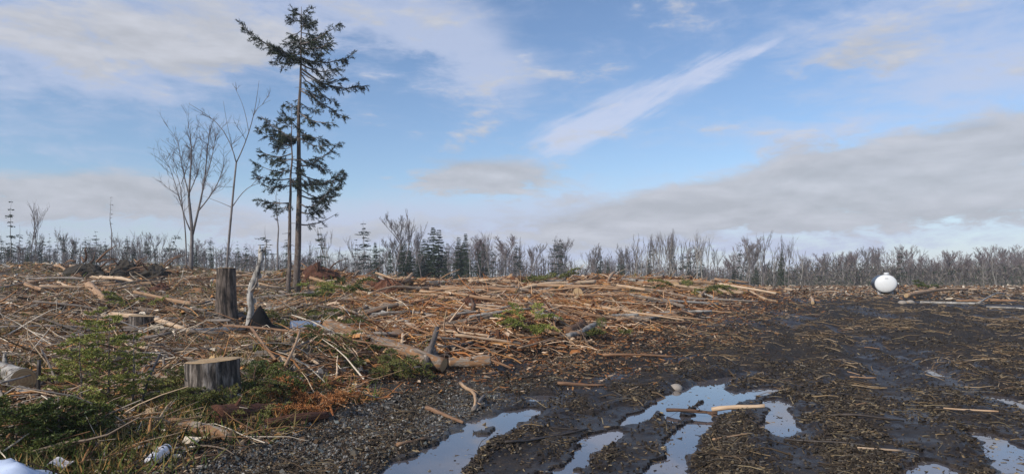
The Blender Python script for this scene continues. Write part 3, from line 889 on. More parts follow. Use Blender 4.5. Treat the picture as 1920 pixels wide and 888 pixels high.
def spruce_branch(parent, axis, rn, r0=.03, m_n='needle_dark', dens=1.0, tw=.35, droop=.5, seed=0, size=1.0, m_b='tree_bark'):
    P, D, L, W_, lines = [], [], [], [], []
    K = len(axis)
    needle_twigs(axis, rn, P, D, L, W_, lines, tw, droop, dens, size)
    B = Batch()
    B.add(*tubes([[tuple(a) for a in axis]], [[r0 * (1 - .8 * i / (K - 1)) for i in range(K)]], 5))
    B.add(*tubes([l for l, _ in lines], [r for _, r in lines], 3, False))
    br = link_obj('branch', B.mesh('branch', M[m_b]), parent)
    v, f = blades(P, D, L, W_, seed)
    link_obj('needles', mesh_np('needles', v, f, M[m_n], smooth=False), br)
    return br

def tall_spruce(px0, py0, px1, py1, D, r0, branches, extra, label, seed):
    rn = random.Random(seed)
    b = at(px0, py0, D); b.z = Hh(b.x, b.y)
    tip = at(px1, py1, D)
    o = empty('spruce_tree', b)
    tag(o, label, 'tree', 'tall spruces left standing in the clearing')
    K = 12; pts = []
    for i in range(K):
        t = i / (K - 1)
        p = Vector((0, 0, -.2)).lerp(tip - b, t) + Vector((rn.gauss(0, .02), rn.gauss(0, .02), 0)) * (0 < i < K - 1)
        pts.append(p)
    rad = [r0 * (1.15 if i == 0 else 1) * (1 - .93 * (i / (K - 1)) ** 1.1) for i in range(K)]
    V, f = tubes([[tuple(p) for p in pts]], [rad], 10)
    link_obj('trunk', mesh_np('trunk', V, f, M['spruce_bark']), o)
    def on_trunk(py):
        t = (py0 - py) / (py0 - py1) * (K - 1); j = max(0, min(K - 2, int(t)))
        return pts[j].lerp(pts[j + 1], t - j)
    n = 0
    for ya, tx, ty, sag, dens in branches:
        p = on_trunk(ya); q = at(tx, ty, D) - b
        L = abs(q.x - p.x)
        q.y = rn.gauss(0, .35) * L
        ax = [Vector(c) for c in curve(p, q, (0, 0, -sag * (q - p).length), 7, .012, rn)]
        spruce_branch(o, ax, rn, .012 + .014 * L, dens=dens, seed=seed * 100 + n, tw=.37); n += 1
    for ya, l, rise, dens in extra:
        p = on_trunk(ya); a = rn.uniform(0, 2 * pi)
        q = p + Vector((cos(a) * l, sin(a) * l, rise * l))
        ax = [Vector(c) for c in curve(p, q, (0, 0, -.1 * l), 6, .015, rn)]
        spruce_branch(o, ax, rn, .010 + .012 * l, dens=dens, seed=seed * 100 + n, tw=.28); n += 1
    # short dead stubs up the bare part of the stem
    for k in range(16):
        p = on_trunk(rn.uniform(py0 - 60, py1 + 90)); a = rn.uniform(0, 2 * pi); l = rn.uniform(.15, .5)
        c = curve(p, p + Vector((cos(a) * l, sin(a) * l, rn.uniform(-.3, .2) * l)), (0, 0, 0), 3)
        V, f = tubes([c], [[.012, .009, .005]], 4)
        link_obj('stub', mesh_np('stub', V, f, M['tree_bark']), o)

rn1 = random.Random(9)
top_ = [(28, 552, 22, .0, 1.3), (30, 584, 20, .0, 1.3), (40, 546, 38, .05, 1.4), (45, 590, 40, .02, 1.4), (58, 540, 62, .08, 1.4), (62, 600, 60, .05, 1.4), (75, 535, 80, .1, 1.2), (78, 612, 80, .1, 1.3),
        (118, 457, 52, .04, 1.1), (116, 490, 76, .05, .9), (120, 517, 120, .05, 1.0), (84, 640, 50, .08, 1.0), (92, 630, 82, .10, 1.0), (110, 658, 98, .14, 1.0), (122, 642, 122, .16, 1.0), (130, 677, 147, .15, 1.0), (136, 640, 140, .18, .9),
        (140, 622, 184, .05, .9), (120, 520, 96, .02, 1.0), (104, 528, 96, .05, 1.2), (98, 604, 104, .08, 1.3), (112, 590, 118, .05, 1.3),
        (172, 646, 218, .02, .9), (170, 610, 205, -.12, .9), (205, 536, 196, .0, .8), (215, 638, 236, .10, .8), (225, 530, 222, .05, .8), (250, 610, 258, .06, .9), (262, 622, 278, .1, .7), (265, 520, 262, .0, .9),
        (300, 620, 320, .05, .8), (316, 645, 270, .12, .7), (330, 628, 330, .12, .9), (350, 640, 318, .16, .9), (372, 638, 322, .24, 1.1), (388, 642, 332, .26, 1.1), (404, 640, 342, .25, .9), (428, 628, 396, .10, .25), (360, 612, 372, .10, .9), (340, 606, 345, .05, .9)]
ex_ = [(rn1.uniform(20, 130), rn1.uniform(.3, .8), rn1.uniform(-.1, .5), 1.3) for _ in range(16)] + [(rn1.uniform(130, 260), rn1.uniform(.3, .8), rn1.uniform(-.5, .1), .8) for _ in range(8)] + [(258, .5, -.05, 2.0), (256, .6, .05, 2.0), (262, .45, -.1, 2)]
tall_spruce(557, 571, 565, 13, 26, .132, top_, ex_, 'tallest spruce with a wide flagged crown, right one of the close pair', 31)
low_ = [(258, 484, 214, .05, 1.0), (262, 500, 240, .05, 1.0), (275, 486, 244, .05, 1.0), (290, 483, 282, .10, .9), (300, 500, 296, .08, 1.0), (322, 481, 308, .10, 1.0), (338, 490, 332, .08, .9), (350, 505, 352, .05, .8), (384, 481, 374, .06, 1.0), (392, 500, 388, .05, .7),
        (240, 525, 225, .0, 1.0), (230, 535, 215, 0, 1), (300, 590, 300, .05, .8), (340, 585, 345, .08, .8)]
ex2 = [(rn1.uniform(215, 380), rn1.uniform(.25, .6), rn1.uniform(-.4, .2), 1.0) for _ in range(14)]
tall_spruce(542, 573, 547, 196, 25.3, .085, low_, ex2, 'thinner spruce with left reaching boughs, left one of the close pair', 37)

# ------------------------------------------------------------------ bare maple and the thin leaning birch
def bare_tree_from(name, label, base, D, limbs, twig_seed, twigs=5, m_bark='tree_bark', m_twig='twig_grey', tw=1.0):
    """limbs: (list of photo points, start radius, end radius)"""
    rn = random.Random(twig_seed)
    b = at(*base, D); b.z = Hh(b.x, b.y)
    o = empty(name, b); tag(o, label, 'tree')
    twl = []
    for li, (pts, ra, rb) in enumerate(limbs):
        ra, rb = ra * .62, rb * .62
        dep = rn.gauss(0, .5) if li else 0
        ax = []
        n = len(pts)
        for i, (x, y) in enumerate(pts):
            p = at(x, y, D) - b; p.y += dep * (i / max(1, n - 1)) * .8
            ax.append(p)
        if li == 0: ax[0].z = -.2
        # resample to nine points
        K = 9; rs = []
        for i in range(K):
            t = i / (K - 1) * (n - 1); j = min(n - 2, int(t)); rs.append(ax[j].lerp(ax[j + 1], t - j))
        for _ in range(2):
            rs = [rs[0]] + [(rs[i - 1] + rs[i] * 2 + rs[i + 1]) / 4 for i in range(1, K - 1)] + [rs[-1]]
        rad = [ra + (rb - ra) * i / (K - 1) for i in range(K)]
        V, f = tubes([[tuple(p) for p in rs]], [rad], 7)
        link_obj('trunk' if li == 0 else 'limb', mesh_np('limb', V, f, M[m_bark]), o)
        L = sum((rs[i + 1] - rs[i]).length for i in range(K - 1))
        def twig(p, d, l, r, lev):
            q = p + d * l
            d2 = (d + Vector((rn.gauss(0, .15), rn.gauss(0, .15), .15))).normalized()
            e = q + d2 * l * .7
            twl.append(([tuple(p), tuple(q), tuple(e)], [r, r * .75, r * .45]))
            if lev < 2:
                for _ in range(rn.randint(2, 4)):
                    s = rn.random(); c = p.lerp(q, s) if rn.random() < .5 else q.lerp(e, s)
                    dd = (d2 + Vector((rn.gauss(0, .5), rn.gauss(0, .5), rn.gauss(.1, .35)))).normalized()
                    twig(c, dd, l * rn.uniform(.35, .65), r * .6, lev + 1)
        if li or len(limbs) == 1:
            for k in range(int(twigs * L)):
                t = rn.uniform(.2, 1) * (K - 1); j = min(K - 2, int(t)); p = rs[j].lerp(rs[j + 1], t - j)
                d = (rs[j + 1] - rs[j]).normalized()
                d = (d * .7 + Vector((rn.gauss(0, .55), rn.gauss(0, .55), .25))).normalized()
                twig(p, d, rn.uniform(.25, .7) * tw, .011, 0)
    V, f = tubes([l for l, _ in twl], [r for _, r in twl], 3, False)
    tag(link_obj('twigs', mesh_np('twigs', V, f, M[m_twig]), o), kind='stuff')
bare_tree_from('maple_tree', 'many stemmed bare maple with a twiggy crown on the left', (358, 500), 36, [
    ([(358, 500), (359, 470), (361, 435), (357, 400), (354, 370)], .17, .10),
    ([(354, 370), (356, 330), (360, 290), (357, 262), (356, 248)], .09, .012),
    ([(361, 440), (370, 400), (382, 350), (386, 310), (388, 262), (392, 240)], .10, .012),
    ([(372, 395), (395, 370), (412, 345), (422, 320), (428, 296)], .06, .012),
    ([(357, 432), (347, 410), (342, 380), (334, 345), (326, 320), (320, 300)], .06, .012),
    ([(354, 365), (345, 330), (338, 300), (334, 270), (330, 255)], .05, .012),
    ([(356, 360), (366, 335), (374, 315), (376, 280)], .045, .012),
    ([(340, 345), (344, 310), (346, 280), (350, 258)], .035, .01),
    ([(384, 340), (398, 300), (404, 270), (408, 250)], .04, .012)], 51, 6.0, tw=1.0)
bare_tree_from('bare_tree', 'slender bare stem left of the big maple trunk', (350, 500), 36.5, [([(350, 500), (349, 460), (347, 420), (341, 385), (339, 350)], .07, .03), ([(340, 360), (334, 335), (325, 310), (322, 290)], .03, .01)], 52, 2)
bare_tree_from('birch_tree', 'thin bare birch rising behind the tall stump with long curved limbs', (421, 506), 24, [
    ([(421, 506), (427, 465), (432, 420), (435, 385), (439, 340), (443, 305)], .075, .045),
    ([(443, 305), (440, 280), (425, 240), (400, 222), (385, 212), (370, 203)], .03, .008),
    ([(443, 305), (455, 280), (466, 245), (474, 215), (479, 180), (482, 148)], .034, .008),
    ([(466, 245), (462, 215), (455, 190), (443, 165)], .018, .006),
    ([(441, 300), (436, 270), (430, 230), (427, 195)], .018, .006),
    ([(434, 390), (447, 370), (462, 352), (480, 344), (498, 342)], .03, .008),
    ([(433, 388), (415, 380), (395, 373), (378, 366)], .02, .006),
    ([(475, 214), (490, 205), (510, 200), (525, 200)], .012, .005),
    ([(436, 350), (422, 352), (412, 347)], .012, .005)], 53, .8, tw=.6)

# ------------------------------------------------------------------ stumps
def rough_cyl(r_bot, r_top, h, seed, n=40, k=14, flare=.35, lobes=6, lobe=.06, tilt=0.0, groove=.03, flare_h=.25):
    rr = np.random.default_rng(seed)
    th = np.arange(n) / n * 2 * pi
    ph = rr.uniform(0, 6.28, 4)
    V = []
    for i in range(k + 1):
        t = i / k
        r = r_bot + (r_top - r_bot) * t + flare * r_bot * np.exp(-t / flare_h)
        lob = 1 + lobe * np.cos(lobes * th + ph[0]) * np.exp(-t / .5) + .03 * np.cos(3 * th + ph[1]) + groove * (vnoise(th * 6 + 3, np.full(n, t * 2.2), seed) - .5) * 2 + groove * .7 * (vnoise(th * 13, np.full(n, t * 3.0), seed + 3) - .5) * 2
        z = h * t + tilt * r * np.cos(th) * t - .12 * (1 - t)
        V.append(np.stack([r * lob * np.cos(th), r * lob * np.sin(th), z + np.zeros(n)], 1))
    V = np.concatenate(V)
    a, b = np.meshgrid(np.arange(k), np.arange(n), indexing='ij')
    q = np.stack([a * n + b, a * n + (b + 1) % n, (a + 1) * n + (b + 1) % n, (a + 1) * n + b], -1).reshape(-1, 4)
    return V, q, V[-n:].copy()

def stump(name, px, py, D, r, h, label, seed, r_top=None, flare=.35, tilt=0, m_='stump_bark', splinters=0, flare_h=.25, lobe=.06, axis=0.0):
    b = at(px, py, D); b.z = Hh(b.x, b.y) - .02
    o = empty(name, b, (0, axis, 0)); tag(o, label, 'stump')
    V, q, rim = rough_cyl(r, r_top or r, h, seed, flare=flare, tilt=tilt, flare_h=flare_h, lobe=lobe)
    link_obj('bark', mesh_np('bark', V, [q], M[m_]), o)
    rn = random.Random(seed)
    n = len(rim); c = rim.mean(0)
    rings = [rim * 1.0]
    for s in (.9, .6, .3):
        w = c + (rim - c) * s; w[:, 2] += .006 + .012 * (vnoise(w[:, 0] * 18, w[:, 1] * 18, seed) - .5); rings.append(w)
    VV = np.concatenate(rings + [c[None] + [[0, 0, .006]]]) - c
    fs = []
    for i in range(3):
        for j in range(n): fs.append((i * n + j, i * n + (j + 1) % n, (i + 1) * n + (j + 1) % n, (i + 1) * n + j))
    tri = [(3 * n + j, 3 * n + (j + 1) % n, 4 * n) for j in range(n)]
    link_obj('cut_top', mesh_np('cut_top', VV, [np.array(fs), np.array(tri)], M['end'], smooth=False), o, loc=tuple(c + [0, 0, .003]))
    for k in range(splinters):
        a = rn.uniform(pi * .45, pi * .85); rr_ = r * rn.uniform(.85, 1.0)
        p = Vector((cos(a) * rr_, sin(a) * rr_, h - .02)); w = rn.uniform(.015, .045); hh = rn.uniform(.04, .09)
        pts = [(p.x - w, p.y, p.z), (p.x + w, p.y, p.z), (p.x + w * .2, p.y + .02, p.z + hh), (p.x - w, p.y + .03, p.z), (p.x + w, p.y + .035, p.z)]
        me = bpy.data.meshes.new('splinter'); me.from_pydata(pts, [], [(0, 1, 2), (3, 2, 4), (0, 2, 3), (1, 4, 2)]); me.materials.append(M['splinter']); me.update()
        link_obj('splinter', me, o)
    return o
stump('stump', 397, 728, 7.75, .27, .49, 'wide freshly sawn stump ringed by green boughs in the foreground', 61, flare=.38, tilt=.06, splinters=3, r_top=.285)
stump('stump', 265, 608, 13.8, .22, .33, 'smaller grey sawn stump behind the foreground one, by the crossing poles', 62, flare=.25, tilt=-.06)
stump('tall_stump', 424, 600, 15.7, .235, 1.22, 'tall post like stump of thick dark bark beside the birch snag', 63, m_='dark_bark', r_top=.195, flare=.35, flare_h=.12, lobe=.1)

# leaning birch snag
def snag():
    b = at(459, 596, 15.0); b.z = Hh(b.x, b.y) - .05
    o = empty('birch_snag', b); tag(o, 'leaning broken birch snag with pale peeling bark beside the tall stump', 'snag')
    rn = random.Random(71)
    top = at(488, 470, 15.2) - b
    K = 11; pts = [Vector((0, 0, -.1)).lerp(top, i / (K - 1)) + Vector((.05 * sin(i * .9), rn.gauss(0, .008), 0)) for i in range(K)]
    rad = [.105, .080, .068, .064, .062, .064, .066, .062, .06, .066, .055]
    V, f = tubes([[tuple(p) for p in pts]], [rad], 12)
    V += (vnoise(V[:, 0] * 25, V[:, 2] * 18, 5) - .5)[:, None] * .03
    link_obj('trunk', mesh_np('trunk', V, f, M['birch_bark']), o)
    for k in range(6):
        p = pts[-1] + Vector((rn.uniform(-.06, .06), rn.uniform(-.05, .05), -.04))
        V, f = tubes([curve(p, p + Vector((rn.uniform(-.03, .08), rn.uniform(-.03, .03), rn.uniform(.08, .26))), (0, 0, 0), 3)], [[.03, .02, .004]], 5)
        link_obj('jagged_tip', mesh_np('jagged_tip', V, f, M['birch_bark']), o)
    for t, sx in ((.45, 1), (.62, 1), (.3, -1), (.78, 1)):
        j = int(t * (K - 1)); p = pts[j]
        V = []; nn = 6
        for i in range(nn):
            a = i / (nn - 1) * 2.2
            for zz in (-.07, .07): V.append((p.x + sx * (.08 + .04 * (1 - cos(a))), p.y - .05 + .05 * sin(a), p.z + zz * (1 - .1 * i)))
        fq = [(2 * i, 2 * i + 1, 2 * i + 3, 2 * i + 2) for i in range(nn - 1)]
        link_obj('bark_curl', mesh_np('bark_curl', np.array(V), [np.array(fq)], M['birch_bark']), o)
    c = curve(pts[5], at(482, 520, 14.8) - b, (.05, 0, 0), 4)
    V, f = tubes([c], [[.03, .025, .02, .012]], 6)
    link_obj('branch_stub', mesh_np('branch_stub', V, f, M['stick_grey']), o)
snag()

# ------------------------------------------------------------------ logs, poles and sticks
def lie(p0, p1, r, k=9, sink=.3):
    """lift a straight piece so that it rests on the ground under it"""
    p0, p1 = Vector(p0), Vector(p1)
    xs = np.linspace(p0.x, p1.x, k); ys = np.linspace(p0.y, p1.y, k)
    g = terrain(xs, ys) + r * (1 - sink)
    t = np.linspace(0, 1, k)
    A = np.stack([1 - t, t], 1)
    s, *_ = np.linalg.lstsq(A, g, rcond=None)
    off = max(0.0, float(np.max(g - A @ s)) * .55)
    p0.z, p1.z = s[0] + off, s[1] + off
    return p0, p1

def frame(p0, p1):
    d = (p1 - p0); L = d.length
    q = d.to_track_quat('Z', 'Y')
    return Matrix.Translation(p0) @ q.to_matrix().to_4x4(), L

def stick(name, p0, p1, r0, r1, m_, label, cat='stick', group=None, bend=.03, n=6, K=7, twigs=0, seed=0, rough=.12, ends=False):
    """one bent piece of wood, built along its own local z"""
    rn = random.Random(seed)
    mw, L = frame(Vector(p0), Vector(p1))
    a = rn.uniform(0, 6.28); bx, by = cos(a) * bend * L * rn.uniform(.3, 1), sin(a) * bend * L * .6
    b2 = rn.uniform(-.5, .5)
    P = []
    for i in range(K):
        t = i / (K - 1); w = sin(pi * t) + b2 * sin(2 * pi * t)
        P.append((bx * w, by * w, L * t))
    rad = [max(.002, (r0 + (r1 - r0) * i / (K - 1)) * (1 + rn.uniform(-rough, rough))) for i in range(K)]
    B = Batch()
    if n >= 9:
        KK = 22; tt = np.linspace(0, K - 1, KK); Pa = np.array(P)
        P2 = np.stack([np.interp(tt, np.arange(K), Pa[:, c]) for c in range(3)], 1); r2 = np.interp(tt, np.arange(K), rad)
        V, f = tubes([P2], [r2], n)
        an = np.tile(np.arange(n) / n * 2 * pi, KK); zz = np.repeat(P2[:, 2], n) / max(r0, .02)
        w = 1 + .26 * fbm(np.cos(an) * 2 + seed, np.sin(an) * 2 + zz * .35, seed % 97, 3) * np.repeat(np.where((tt > .3) & (tt < K - 1.3), 1, .25), n)
        ctr = np.repeat(P2, n, 0); V = ctr + (V - ctr) * w[:, None]
        B.add(V, f)
        for k in range(rn.randint(2, 5)):
            t = rn.uniform(.1, .9); c_ = Vector((np.interp(t * (K - 1), np.arange(K), Pa[:, 0]), np.interp(t * (K - 1), np.arange(K), Pa[:, 1]), L * t)); a2 = rn.uniform(0, 6.28); l_ = r0 * rn.uniform(1.1, 1.9)
            kv, kf = tubes([curve(c_, c_ + Vector((cos(a2) * l_, sin(a2) * l_, l_ * .5)), (0, 0, 0), 3)], [[r0 * .35, r0 * .22, r0 * .12]], 5); B.add(kv, kf)
    else:
        V, f = tubes([P], [rad], n); B.add(V, f)
    for k in range(twigs):
        t = rn.uniform(.3, .95); j = min(K - 2, int(t * (K - 1))); q = Vector(P[j]).lerp(Vector(P[j + 1]), t * (K - 1) - j)
        a2 = rn.uniform(0, 6.28); l = L * rn.uniform(.06, .2)
        e = q + Vector((cos(a2) * l * .6, sin(a2) * l * .6, l * .8))
        V, f = tubes([curve(q, e, (rn.gauss(0, .05) * l, rn.gauss(0, .05) * l, 0), 4)], [[r1 * .7, r1 * .55, r1 * .4, r1 * .2]], 4); B.add(V, f)
    if ends:
        o = empty(name, (0, 0, 0)); o.matrix_world = mw
        body = link_obj('bark', B.mesh('bark', M[m_]), o)
        for i, (zz, rr_) in enumerate(((-.004, rad[0]), (L + .004, rad[-1]))):
            nn = 14
            V = [(rr_ * .97 * cos(j / nn * 2 * pi) * (1 + rn.uniform(-.03, .03)), rr_ * .97 * sin(j / nn * 2 * pi), rn.uniform(-.002, .002)) for j in range(nn)] + [(0, 0, .003 if i else -.003)]
            fs = [((j + 1) % nn, j, nn) if not i else (j, (j + 1) % nn, nn) for j in range(nn)]
            link_obj('cut_end', mesh_np('cut_end', np.array(V), [np.array(fs)], M['end'], smooth=False), o, loc=(P[0] if not i else P[-1])[:2] + (zz,))
    else:
        o = link_obj(name, B.mesh(name, M[m_]), mw=mw)
    tag(o, label, cat, group)
    return o

def px_stick(name, a, b, wpx, m_, label, cat='stick', taper=.6, lift=(0, 0), group=None, lim=60, on_ground=True, **k):
    """a piece between two photo points; wpx is its thickness there in photo pixels"""
    p0, p1 = ground(*a, lim), ground(*b, lim)
    # keep the two ends at believable depths when the rays graze the ground
    if abs(p0.y - p1.y) > .30 * min(p0.y, p1.y):
        m = min(p0.y, p1.y) * 1.15
        if p0.y > p1.y: p0 = at(*a, m); p0.z = Hh(p0.x, p0.y)
        else: p1 = at(*b, m); p1.z = Hh(p1.x, p1.y)
    r = wpx / 2 / F * (p0.y + p1.y) / 2
    if on_ground: p0, p1 = lie(p0, p1, r)
    p0.z += lift[0]; p1.z += lift[1]
    return stick(name, p0, p1, r, r * taper, m_, label, cat, group, seed=hash((a, b)) % 9999, **k)

PX = [  # name, from, to, width px, material, label, category, options
    ('log', (-60, 690), (44, 708), 44, 'birch_bark', 'thick pale log with a sawn yellow end at the left edge', 'log', dict(taper=1, ends=True, n=20, bend=.0, rough=.03)),
    ('log', (612, 632), (832, 700), 27, 'peeled', 'long half peeled orange log lying towards the muddy track', 'log', dict(taper=1.05, ends=True, n=14, bend=.02)),
    ('log', (842, 690), (920, 687), 22, 'peeled', 'short sawn log with a knot lying at the edge of the mud', 'log', dict(taper=1, ends=True, n=14, bend=.01)),
    ('log', (806, 668), (820, 697), 24, 'stick_grey', 'stubby log with its round sawn end facing out beside the peeled log', 'log', dict(taper=1, ends=True, n=14, bend=0)),
    ('log', (318, 804), (436, 828), 24, 'peeled', 'broken half barked log in front of the stump, near the white bottle', 'log', dict(taper=1, n=12, bend=.02, ends=True)),
    ('log', (400, 800), (515, 786), 40, 'rotten', 'dark red rotten log crumbling below the green boughs', 'log', dict(taper=.8, n=14, bend=.02, rough=.2)),
    ('log', (500, 806), (612, 786), 22, 'rotten', 'rotten log end half buried under rust coloured needles', 'log', dict(taper=.7, n=12, rough=.2)),
    ('pole', (208, 602), (356, 640), 11, 'stick_tan', 'straight tan pole pointing at the foreground stump from the left', 'pole', dict(taper=.8, lift=(.12, .1))),
    ('pole', (340, 634), (512, 598), 11, 'birch_bark', 'pale pole with patchy bark crossing below the tall stump', 'pole', dict(taper=.7, lift=(.08, .08))),
    ('pole', (342, 596), (482, 605), 9, 'stick_grey', 'grey pole lying across the foot of the tall stump', 'pole', dict(taper=.8, lift=(.05, .05))),
    ('pole', (243, 606), (398, 576), 5, 'stick_dark', 'thin dark pole reaching from the small stump to the tall stump', 'pole', dict(taper=.7, lift=(.1, .2))),
    ('stick', (471, 660), (566, 757), 7, 'stick_brown', 'straight reddish stick slanting down right of the foreground stump', 'stick', dict(taper=.6, lift=(.25, .05), bend=.01)),
    ('stick', (420, 648), (740, 698), 6, 'stick_brown', 'very long thin brown stick behind the foreground stump', 'stick', dict(taper=.5, lift=(.18, .1), bend=.02)),
    ('stick', (390, 640), (470, 648), 6, 'stick_tan', 'short tan stick just behind the sawn top of the foreground stump', 'stick', dict(lift=(.15, .15))),
    ('stick', (300, 645), (255, 792), 5, 'stick_dark', 'thin dark leaning sapling stem left of the foreground stump', 'stick', dict(lift=(.45, 0), on_ground=False, bend=.05, twigs=4)),
    ('stake', (72, 752), (73, 751), 8, 'stick_dark', 'dark upright cut sapling stake beside the pale log', 'stake', dict()),
    ('stick', (0, 782), (58, 757), 5, 'birch_bark', 'pale thin stick over the dark saplings at the left edge', 'stick', dict(lift=(.35, .3))),
    ('stick', (172, 820), (208, 800), 5, 'stick_grey', 'short grey stick right of the dark foreground saplings', 'stick', dict(lift=(.05, .08))),
    ('stick', (300, 757), (394, 753), 6, 'stick_tan', 'tan broken stick under the stump boughs', 'stick', dict(lift=(.04, .04))),
    ('stick', (820, 632), (796, 704), 10, 'stick_grey', 'stout grey stick propped steeply over the peeled log', 'stick', dict(taper=1.2, lift=(.35, .12), bend=.01)),
    ('pole', (694, 640), (862, 650), 7, 'stick_grey', 'grey pole lying behind the propped stout stick', 'pole', dict(lift=(.05, .05))),
    ('pole', (842, 664), (926, 642), 7, 'stick_grey', 'grey crooked pole behind the short sawn log', 'pole', dict(lift=(.06, .06), bend=.05)),
    ('pole', (767, 556), (856, 568), 9, 'stick_tan', 'pale log among slash left of the brown bent branch', 'pole', dict(bend=.01)),
    ('pole', (781, 560), (962, 588), 6, 'stick_tan', 'long tan pole in the middle of the slash', 'pole', dict(lift=(.1, .1))),
    ('pole', (846, 611), (962, 592), 5, 'birch_bark', 'thin pale pole above the green bough in the slash', 'pole', dict(lift=(.1, .12))),
    ('branch', (827, 616), (884, 580), 10, 'stick_brown', 'bent brown branch rising out of the middle slash', 'branch', dict(lift=(.05, .25), bend=.12, twigs=3)),
    ('pole', (880, 606), (996, 590), 6, 'birch_bark', 'pale straight pole pointing at the green bough in the slash', 'pole', dict(lift=(.1, .1))),
    ('pole', (880, 580), (1156, 614), 6, 'stick_tan', 'longest tan pole across the middle of the slash', 'pole', dict(lift=(.15, .1), bend=.02)),
    ('pole', (1096, 580), (1282, 609), 5, 'stick_tan', 'slim tan pole slanting to the right edge of the slash', 'pole', dict(lift=(.12, .08))),
    ('pole', (1155, 614), (1292, 589), 7, 'stick_tan', 'orange tan pole near the right edge of the slash', 'pole', dict(lift=(.1, .1))),
    ('log', (1064, 637), (1119, 618), 11, 'birch_bark', 'white barked chunk of birch at the foot of the slash', 'log', dict(taper=.9, n=10, lift=(.02, .1))),
    ('log', (1066, 630), (1092, 612), 16, 'stick_brown', 'brown chunk of log behind the white birch chunk', 'log', dict(taper=.9, n=10)),
    ('log', (1002, 597), (1050, 613), 9, 'birch_bark', 'white birch piece just above the green bough', 'log', dict(n=10, lift=(.1, .1))),
    ('pole', (1130, 668), (1272, 672), 6, 'stick_tan', 'tan pole lying flat on dark ground below the slash', 'pole', dict()),
    ('stick', (1045, 719), (1134, 724), 7, 'stick_brown', 'tan brown forked stick on the mud above the puddles', 'stick', dict(twigs=3)),
    ('pole', (1250, 779), (1345, 780), 7, 'stick_brown', 'crooked thin pole lying across the forked puddle', 'pole', dict(lift=(.02, .04), taper=.9, bend=.05, twigs=4, rough=.25)),
    ('pole', (1335, 781), (1434, 776), 9, 'stick_tan', 'short broken pole at the right side of the forked puddle', 'pole', dict(lift=(.03, .03), taper=.8, bend=.03, rough=.2)),
    ('stick', (995, 824), (1102, 806), 6, 'stick_dark', 'dark wet stick on the ridge between two puddles', 'stick', dict()),
    ('stick', (864, 734), (889, 776), 8, 'stick_tan', 'forked pale root stick standing at the rim of the long puddle', 'stick', dict(bend=.08, twigs=2, lift=(.08, .02))),
    ('stick', (887, 776), (908, 756), 9, 'stick_grey', 'stubby grey stick at the rim of the long puddle', 'stick', dict(lift=(.02, .08))),
    ('stick', (800, 770), (868, 798), 10, 'stick_brown', 'flat brown slab of bark on the gravel above the long puddle', 'stick', dict(bend=.05)),
    ('stick', (745, 840), (800, 826), 8, 'stick_tan', 'pale splintered chunk on the gravel at the long puddle', 'stick', dict()),
    ('log', (903, 525), (1010, 529), 6, 'stick_tan', 'long pale log lying along the crest right of centre', 'log', dict(bend=.005, lim=38)),
    ('log', (759, 546), (836, 532), 8, 'stick_tan', 'pale log on the slope right of the dark root mass', 'log', dict(bend=.02, lim=36)),
    ('log', (1166, 527), (1246, 537), 7, 'birch_bark', 'white log slanting down along the right part of the crest', 'log', dict(bend=.02, lim=36)),
    ('log', (1137, 530), (1154, 522), 7, 'stick_tan', 'short tan log poking up on the crest left of the white log', 'log', dict(lim=35, lift=(0, .25))),
    ('log', (1165, 529), (1178, 522), 6, 'birch_bark', 'short white log poking up at the left end of the white crest log', 'log', dict(lim=35, lift=(0, .25))),
    ('log', (1340, 524), (1404, 527), 6, 'stick_tan', 'pale log on top of the small pile at the right end of the crest', 'log', dict(lim=40, lift=(.25, .2))),
    ('log', (1345, 532), (1420, 534), 6, 'stick_grey', 'lower grey log of the small pile at the right end of the crest', 'log', dict(lim=40)),
    ('log', (1345, 540), (1372, 556), 5, 'stick_tan', 'tan log pointing down the slope below the crest pile', 'log', dict(lim=40)),
    ('log', (1699, 562), (1814, 551), 8, 'stick_tan', 'long tan log on the field right of the white tank', 'log', dict(lim=40, lift=(.12, .12), ends=True, n=10)),
    ('pole', (1725, 573), (1838, 575), 5, 'birch_bark', 'long white birch pole on the dark field right of the tank', 'pole', dict(lim=40, lift=(.08, .08), taper=.8)),
    ('pole', (1834, 575), (1882, 560), 4, 'birch_bark', 'bent end of white birch rising at the right of the long pole', 'pole', dict(lim=40, lift=(.08, .2))),
    ('pole', (1850, 581), (1935, 585), 4, 'birch_bark', 'white birch pole running out of the right picture edge', 'pole', dict(lim=40, lift=(.06, .06))),
    ('log', (130, 504), (168, 506), 9, 'stick_tan', 'pale flat log on a low mound near the left treeline', 'log', dict(lim=50)),
    ('log', (170, 553), (196, 572), 18, 'stick_tan', 'splintered pale log standing out in the left slash', 'log', dict(lim=30, lift=(.25, .0), n=9)),
    ('log', (500, 584), (566, 582), 10, 'birch_bark', 'white birch log behind the black plastic sheet', 'log', dict(n=9)),
    ('log', (0, 625), (110, 645), 12, 'stick_grey', 'weathered grey log in the slash above the pale sawn log', 'log', dict(n=8)),
    ('pole', (0, 610), (150, 590), 7, 'stick_dark', 'dark pole lying in the slash at the left edge', 'pole', dict()),
    ('pole', (150, 640), (260, 622), 7, 'stick_grey', 'grey pole in the grass left of the crossing poles', 'pole', dict()),
    ('log', (700, 546), (756, 540), 14, 'rotten', 'dark red upturned root log on the crest', 'log', dict(lim=33, n=10, lift=(.1, .15))),
]
